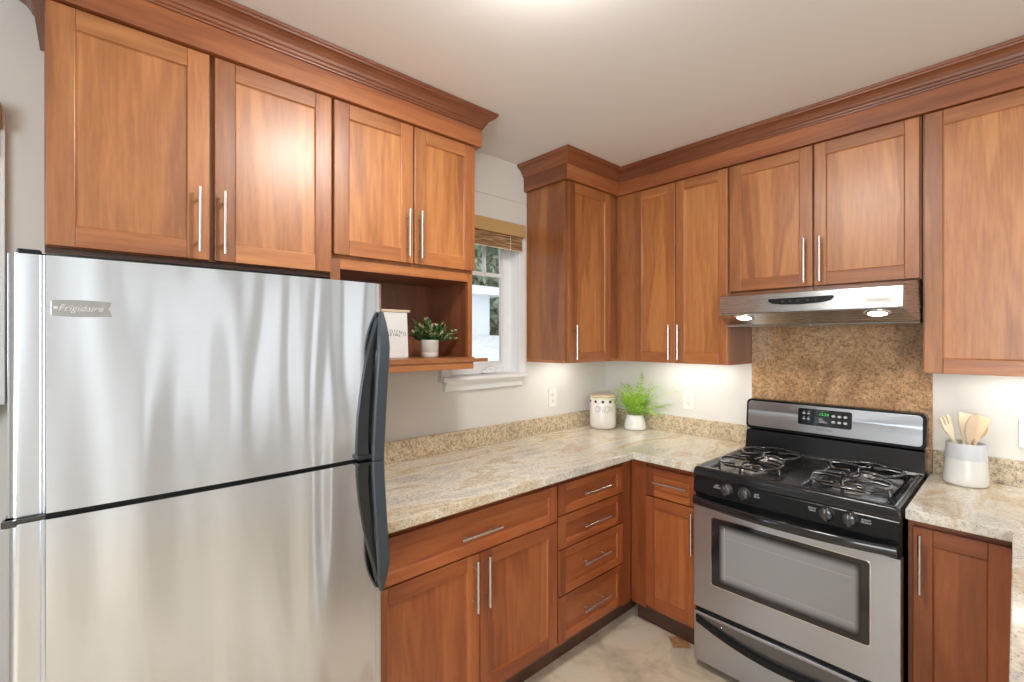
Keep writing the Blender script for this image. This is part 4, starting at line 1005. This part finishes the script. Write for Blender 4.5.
KX, KY = 1.846, -0.122
t = thing('utensil_crock', (KX, KY, CT), 'white two-tone ceramic utensil crock on the counter right of the range', 'crock')
build('crock_body', MB().lathe([(0.055, 0.0005), (0.065, 0.003), (0.0685, 0.012), (0.0685, 0.030), (0.0635, 0.105)], (KX, KY, CT), 48), CERAM, t)
build('glazed_band', MB().lathe([(0.0635, 0.1052), (0.0590, 0.166), (0.0575, 0.168), (0.0555, 0.166), (0.060, 0.02), (0, 0.015)], (KX, KY, CT), 48), CERAMG, t, label='pale grey upper band and inside')
va2 = Vector((math.cos(R(47.8)), math.sin(R(47.8)), 0))    # across the line of sight
fw2 = Vector((-math.sin(R(47.8)), math.cos(R(47.8)), 0))
def utensil(name, kind, s, dpt, lean, ln, mat, label, roll=0.0):
    """s, dpt: where the handle crosses the rim, across and along the sight line"""
    rim = Vector((KX, KY, CT + 0.165)) + va2 * s + fw2 * dpt
    ax = (Vector((0, 0, 1)) + va2 * math.tan(lean) + fw2 * 0.03).normalized()
    foot_ = rim - ax * 0.135
    w_ = (va2 - ax * va2.dot(ax)).normalized(); w_ = (Matrix.Rotation(roll, 3, ax) @ w_); nn = ax.cross(w_)
    mb = MB()
    head = ln
    mb.tube([foot_ + ax * q for q in (0, 0.135, 0.135 + 0.02)], [0.0052, 0.0062, 0.0065], 10)
    b = rim + ax * 0.015
    P = lambda p, q, t_: tuple(b + w_ * p + ax * q + nn * t_)
    th = 0.0035
    if kind == 'spatula':
        pl = [(-0.006, -0.01), (0.006, -0.01), (0.010, 0.015), (0.025, head * 0.75), (0.026, head * 0.95), (0.018, head), (-0.020, head * 1.0), (-0.026, head * 0.93), (-0.023, head * 0.7), (-0.010, 0.015)]
        mb.prism(pl, P, -th, th)
    elif kind == 'turner':
        pl = [(-0.006, -0.01), (0.006, -0.01), (0.012, 0.01), (0.034, head * 0.62), (0.036, head * 0.93), (0.030, head * 0.97), (-0.030, head), (-0.035, head * 0.95), (-0.030, head * 0.6), (-0.012, 0.01)]
        mb.prism(pl, P, -th, th)
    elif kind == 'pointed':
        pl = [(-0.007, -0.01), (0.007, -0.01), (0.016, 0.01), (0.027, head * 0.45), (0.033, head * 0.80), (0.034, head), (0.026, head * 0.99), (0.004, head * 0.88), (-0.014, head * 0.62), (-0.018, head * 0.3), (-0.012, 0.01)]
        mb.prism(pl, P, -th, th)
    elif kind == 'fork':
        pl = [(-0.006, -0.01), (0.006, -0.01), (0.010, 0.02), (0.019, head * 0.5), (0.019, head * 0.97), (0.013, head), (0.010, head * 0.62), (0.006, head * 0.62), (0.005, head * 0.99), (-0.001, head), (-0.003, head * 0.62), (-0.007, head * 0.62), (-0.009, head * 0.99), (-0.016, head * 0.98), (-0.019, head * 0.5), (-0.010, 0.02)]
        mb.prism(pl, P, -th, th)
    else:                                                # spoon bowl
        K = 12; J = 12; vs = []
        for i in range(K + 1):
            u = i / K; hw = 0.024 * math.sin(math.pi * min(1, max(0.06, u * 0.96 + 0.03))) ** 0.7
            for j in range(J):
                a = 2 * math.pi * j / J; vs.append(P(hw * math.cos(a), u * head, 0.006 * math.sin(a) * math.sin(math.pi * u) + 0.007 * math.sin(math.pi * u) + 0.0015 * math.sin(a)))
        mb.add(vs, [(i * J + j, i * J + (j + 1) % J, (i + 1) * J + (j + 1) % J, (i + 1) * J + j) for i in range(K) for j in range(J)] + [tuple(range(J)), tuple(range(K * J, K * J + J))], 0, True)
    o = build(name, mb, mat, None, 0.0012)
    fill(o, label, 'kitchen utensil', 'wooden utensils in the white crock')
utensil('serving_fork', 'fork', -0.036, 0.008, R(-24), 0.100, UTW2, 'pale wooden fork with long tines leaning left in the white crock')
utensil('wooden_spoon', 'spoon', -0.020, 0.032, R(-10), 0.095, UTW2, 'pale round wooden spoon at the back of the crock, behind the pointed scraper', 0.2)
utensil('wooden_spoon', 'pointed', -0.012, -0.024, R(4), 0.108, simple('grey_beech', (0.60, 0.47, 0.34), 0.5), 'greyish wooden scraper with a slanted pointed tip, in front of the other utensils')
utensil('wooden_turner', 'turner', 0.010, 0.018, R(7), 0.104, UTW2, 'broad flat pale wooden turner standing upright in the middle of the crock')
utensil('wooden_spatula', 'spatula', 0.024, -0.012, R(17), 0.098, UTW, 'tan wooden spatula leaning right in the white crock', -0.6)
utensil('wooden_spoon', 'spoon', 0.036, 0.006, R(26), 0.090, UTW3, 'darker brown wooden spoon leaning farthest right in the white crock', -0.9)
bpy.data.objects['wooden_spoon.001'].name = 'wooden_scraper'

# niche things
t = thing('tabletop_sign', (0.19, -1.785, 1.4155), 'small white canvas sign with wooden top rail standing in the open niche', 'sign')
lean = 0.06
PS = lambda p, q, t_: (0.208 - q * lean + t_, p, 1.4165 + q)
cv = build('canvas', MB().prism([(-1.875, 0.0), (-1.703, 0.0), (-1.703, 0.196), (-1.875, 0.196)], PS, -0.003, 0.0), CANVAS, t, 0.0008)
build('top_rail', MB().prism([(-1.882, 0.196), (-1.692, 0.196), (-1.692, 0.206), (-1.882, 0.206)], PS, -0.006, 0.005), LIDW, t, 0.001)
build('backing', MB().prism([(-1.870, 0.001), (-1.708, 0.001), (-1.708, 0.190), (-1.870, 0.190)], PS, -0.016, -0.0035), SLOT, t, 0.001)
text('lettering', 'A R O U N D', lambda a, b, c: PS(-1.768 + a, 0.112 + b, 0.0002 + c), 0.021, simple('faded_ink', (0.13, 0.13, 0.14), 0.6), cv, 0.0003, arc=0.13)
text('lettering', 'THE TABLE', lambda a, b, c: PS(-1.770 + a, 0.098 + b, 0.0002 + c), 0.013, INK, cv, 0.0003, arc=0.11)
PXX, PYY, PZ = 0.215, -1.600, 1.4155
t = thing('potted_plant', (PXX, PYY, PZ), 'small bushy variegated plant in a grey and white pot on the open niche shelf', 'potted plant')
build('pot', MB().lathe([(0.036, 0.0002), (0.0385, 0.002), (0.0385, 0.022)], (PXX, PYY, PZ), 36), CERAM, t)
build('pot_sleeve', MB().lathe([(0.0387, 0.0222), (0.0392, 0.024), (0.0400, 0.076), (0.0385, 0.078), (0.0365, 0.076), (0.036, 0.055), (0, 0.055)], (PXX, PYY, PZ), 36), STONEW, t, label='grey glazed upper part of the pot')
mb = MB(); rng = random.Random(5)
def leaf(mb, p, d, ln, wd, m):
    d = Vector(d).normalized(); s_ = d.cross(Vector((0, 0, 1)))
    if s_.length < .1: s_ = Vector((1, 0, 0))
    s_.normalize(); s_ = Matrix.Rotation(rng.uniform(-1, 1), 3, d) @ s_; nn = s_.cross(d)
    a = p; b = p + d * ln
    vs = [a, p + d * ln * .3 - s_ * wd * .8 + nn * .002, p + d * ln * .65 - s_ * wd + nn * .002, b, p + d * ln * .65 + s_ * wd + nn * .002, p + d * ln * .3 + s_ * wd * .8 + nn * .002, p + d * ln * .5 - nn * .002]
    mb.add([tuple(v) for v in vs], [(0, 1, 6), (1, 2, 6), (2, 3, 6), (3, 4, 6), (4, 5, 6), (5, 0, 6)], m, True)
for k in range(44):
    az = rng.uniform(0, 2 * math.pi); le = R(rng.uniform(0, 70)); ln = rng.uniform(0.095, 0.150) * (1 - le * 0.25)
    if k < 5: az = R(70) + rng.uniform(-.3, .3); le = R(rng.uniform(60, 82)); ln = rng.uniform(0.10, 0.135)
    d = Vector((math.sin(le) * math.cos(az) * 0.75, math.sin(le) * math.sin(az), math.cos(le))); b = Vector((PXX, PYY, PZ + 0.06))
    pts = [b + d * ln * q + Vector((0, 0, -0.01 * q * q)) for q in (0, .33, .66, 1)]
    mb.tube(pts, 0.0012, 5, m=0, cap=False)
    for q in range(9):
        u = 0.25 + 0.75 * q / 8; p = b + d * ln * u + Vector((0, 0, -0.01 * u * u)); a2 = q * 2.4 + k
        dd = d * 0.8 + Vector((math.cos(a2), math.sin(a2), 0.25 + .3 * rng.random())) * 0.9
        leaf(mb, p, dd, rng.uniform(0.018, 0.030), rng.uniform(0.0050, 0.0078), 0 if rng.random() < .86 else 1)
    leaf(mb, pts[-1], d, 0.024, 0.0065, 1 if rng.random() < .75 else 0)
for v in mb.v: v.x = max(0.016, v.x); v.z = max(v.z, PZ + 0.03)
build('foliage', mb, [BOX, BOXT], t)

# ------------------------------------------------------------------ outlets and switch
def plate(F, u, z, label, cat='outlet', switch=False, name='wall_outlet'):
    t = thing(name, F(u, 0.0, z), label, cat)
    build('cover_plate', MB(F).box((u - 0.0355, 0.0005, z - 0.058), (u + 0.0355, 0.0065, z + 0.058)), PLATE, t, 0.002)
    if switch:
        build('rocker', MB(F).box((u - 0.0165, 0.0066, z - 0.033), (u + 0.0165, 0.0095, z + 0.033)), PLATE, t, 0.001); return
    for dz in (0.0195, -0.0195):
        f = build('socket', MB(F).prism([(0.0165 * math.cos(R(a)), max(-0.0135, min(0.0135, 0.0165 * math.sin(R(a))))) for a in range(0, 360, 15)], lambda p, q, t_: (u + p, t_, z + dz + q), 0.0066, 0.0085), PLATE, t)
        mb = MB(F); mb.box((u - 0.008, 0.0086, z + dz - 0.001), (u - 0.0055, 0.0089, z + dz + 0.008)); mb.box((u + 0.0055, 0.0086, z + dz - 0.001), (u + 0.008, 0.0089, z + dz + 0.007))
        mb.prism([(0.003 * math.cos(R(a)), 0.003 * math.sin(R(a))) for a in range(0, 360, 40)], lambda p, q, t_: (u + p, t_, z + dz - 0.007 + q), 0.0086, 0.0089)
        build('slots', mb, SLOT, f)
plate(FL, -0.567, 1.129, 'white duplex wall outlet under the corner cabinet, right of the window')
plate(FB, 0.618, 1.124, 'white duplex wall outlet between the fern and the range')
plate(FB, 2.024, 1.126, 'white wall switch plate at the right edge beyond the crock', 'light switch', True, 'light_switch')

# ------------------------------------------------------------------ outside the window
struct('ground', MB().box((-40, -25, -3.2), (-0.4, 40, -3.0)), GRASS)
t = thing('neighbour_house', (-10, 3.5, -3), 'pale blue neighbouring house with white eaves seen through the window', 'house')
build('wall', MB().box((-13, 0.5, -2.999), (-8, 5.50, 2.70)), SIDING, t)
mb = MB(); mb.box((-13.4, 0.1, 2.70), (-7.6, 5.90, 2.78)); mb.box((-13.45, 0.05, 2.78), (-7.55, 5.95, 2.90))
build('eave', mb, EAVEM, t)
mb = MB(); mb.add([(-13.5, 0, 2.901), (-7.5, 0, 2.901), (-7.5, 6.0, 2.901), (-13.5, 6.0, 2.901), (-10.5, 1.5, 3.35), (-10.5, 4.5, 3.35)], [(0, 1, 2, 3), (0, 1, 4), (1, 2, 5, 4), (2, 3, 5), (3, 0, 4, 5)])
build('roof', mb, SHINGLE, t)
mb = MB(); mb.add([(-7.99, -1, 1.68), (-7.99, 6.6, 1.60), (-3.2, 7.2, 0.45), (-3.2, -1, 0.62), (-7.99, -1, 1.5), (-7.99, 6.6, 1.42), (-3.2, 7.2, 0.27), (-3.2, -1, 0.44)],
                  [(0, 1, 2, 3), (4, 5, 6, 7), (0, 1, 5, 4), (1, 2, 6, 5), (2, 3, 7, 6), (3, 0, 4, 7)])
build('porch_roof', mb, SHINGLE, t)
mb = MB()
for y in (-0.6, 2.2, 5.2): mb.box((-3.5, y, -2.999), (-3.35, y + 0.15, 0.42))
build('porch_posts', mb, EAVEM, t)
def tree(x, y, h, rad_, label, sd):
    rg = random.Random(sd); t = thing('tree', (x, y, -3), label, 'tree', 'trees behind the neighbouring house')
    build('trunk', MB().tube([(x, y, -3), (x + .1, y, -1), (x - .1, y + .1, h * 0.4)], [0.28, 0.22, 0.12], 10), BARK, t)
    mb = MB()
    cl = [(x + rg.gauss(0, rad_ * .45), y + rg.gauss(0, rad_ * .45), rg.uniform(-1.0, h)) for _ in range(34)]
    for c in cl:
        r_ = rg.uniform(.7, 1.2) * rad_ * .42
        for _ in range(230):
            d = Vector((rg.gauss(0, 1), rg.gauss(0, 1), rg.gauss(0, 1))).normalized(); p = Vector(c) + d * r_ * rg.uniform(.6, 1.0)
            a = Vector((rg.gauss(0, 1), rg.gauss(0, 1), rg.gauss(0, 1))).normalized(); b = a.cross(d).normalized(); s_ = rg.uniform(.12, .24)
            mb.add([tuple(p - a * s_), tuple(p - b * s_ * .5), tuple(p + a * s_), tuple(p + b * s_ * .5)], [(0, 1, 2, 3)])
    build('foliage', mb, TREEM, t)
tree(-12.5, 9.6, 5.5, 2.0, 'dark leafy tree right beside the eave of the pale blue house', 1)
tree(-19.0, 14.6, 8.5, 3.0, 'large dark leafy tree farther back to the right of the pale blue house', 2)
tree(-30.0, 20.0, 13.0, 3.0, 'tall greyish tree standing farthest back beyond the window', 3)
tree(-18.5, 7.4, 9.0, 3.0, 'tall tree rising behind the roof of the pale blue house', 4)
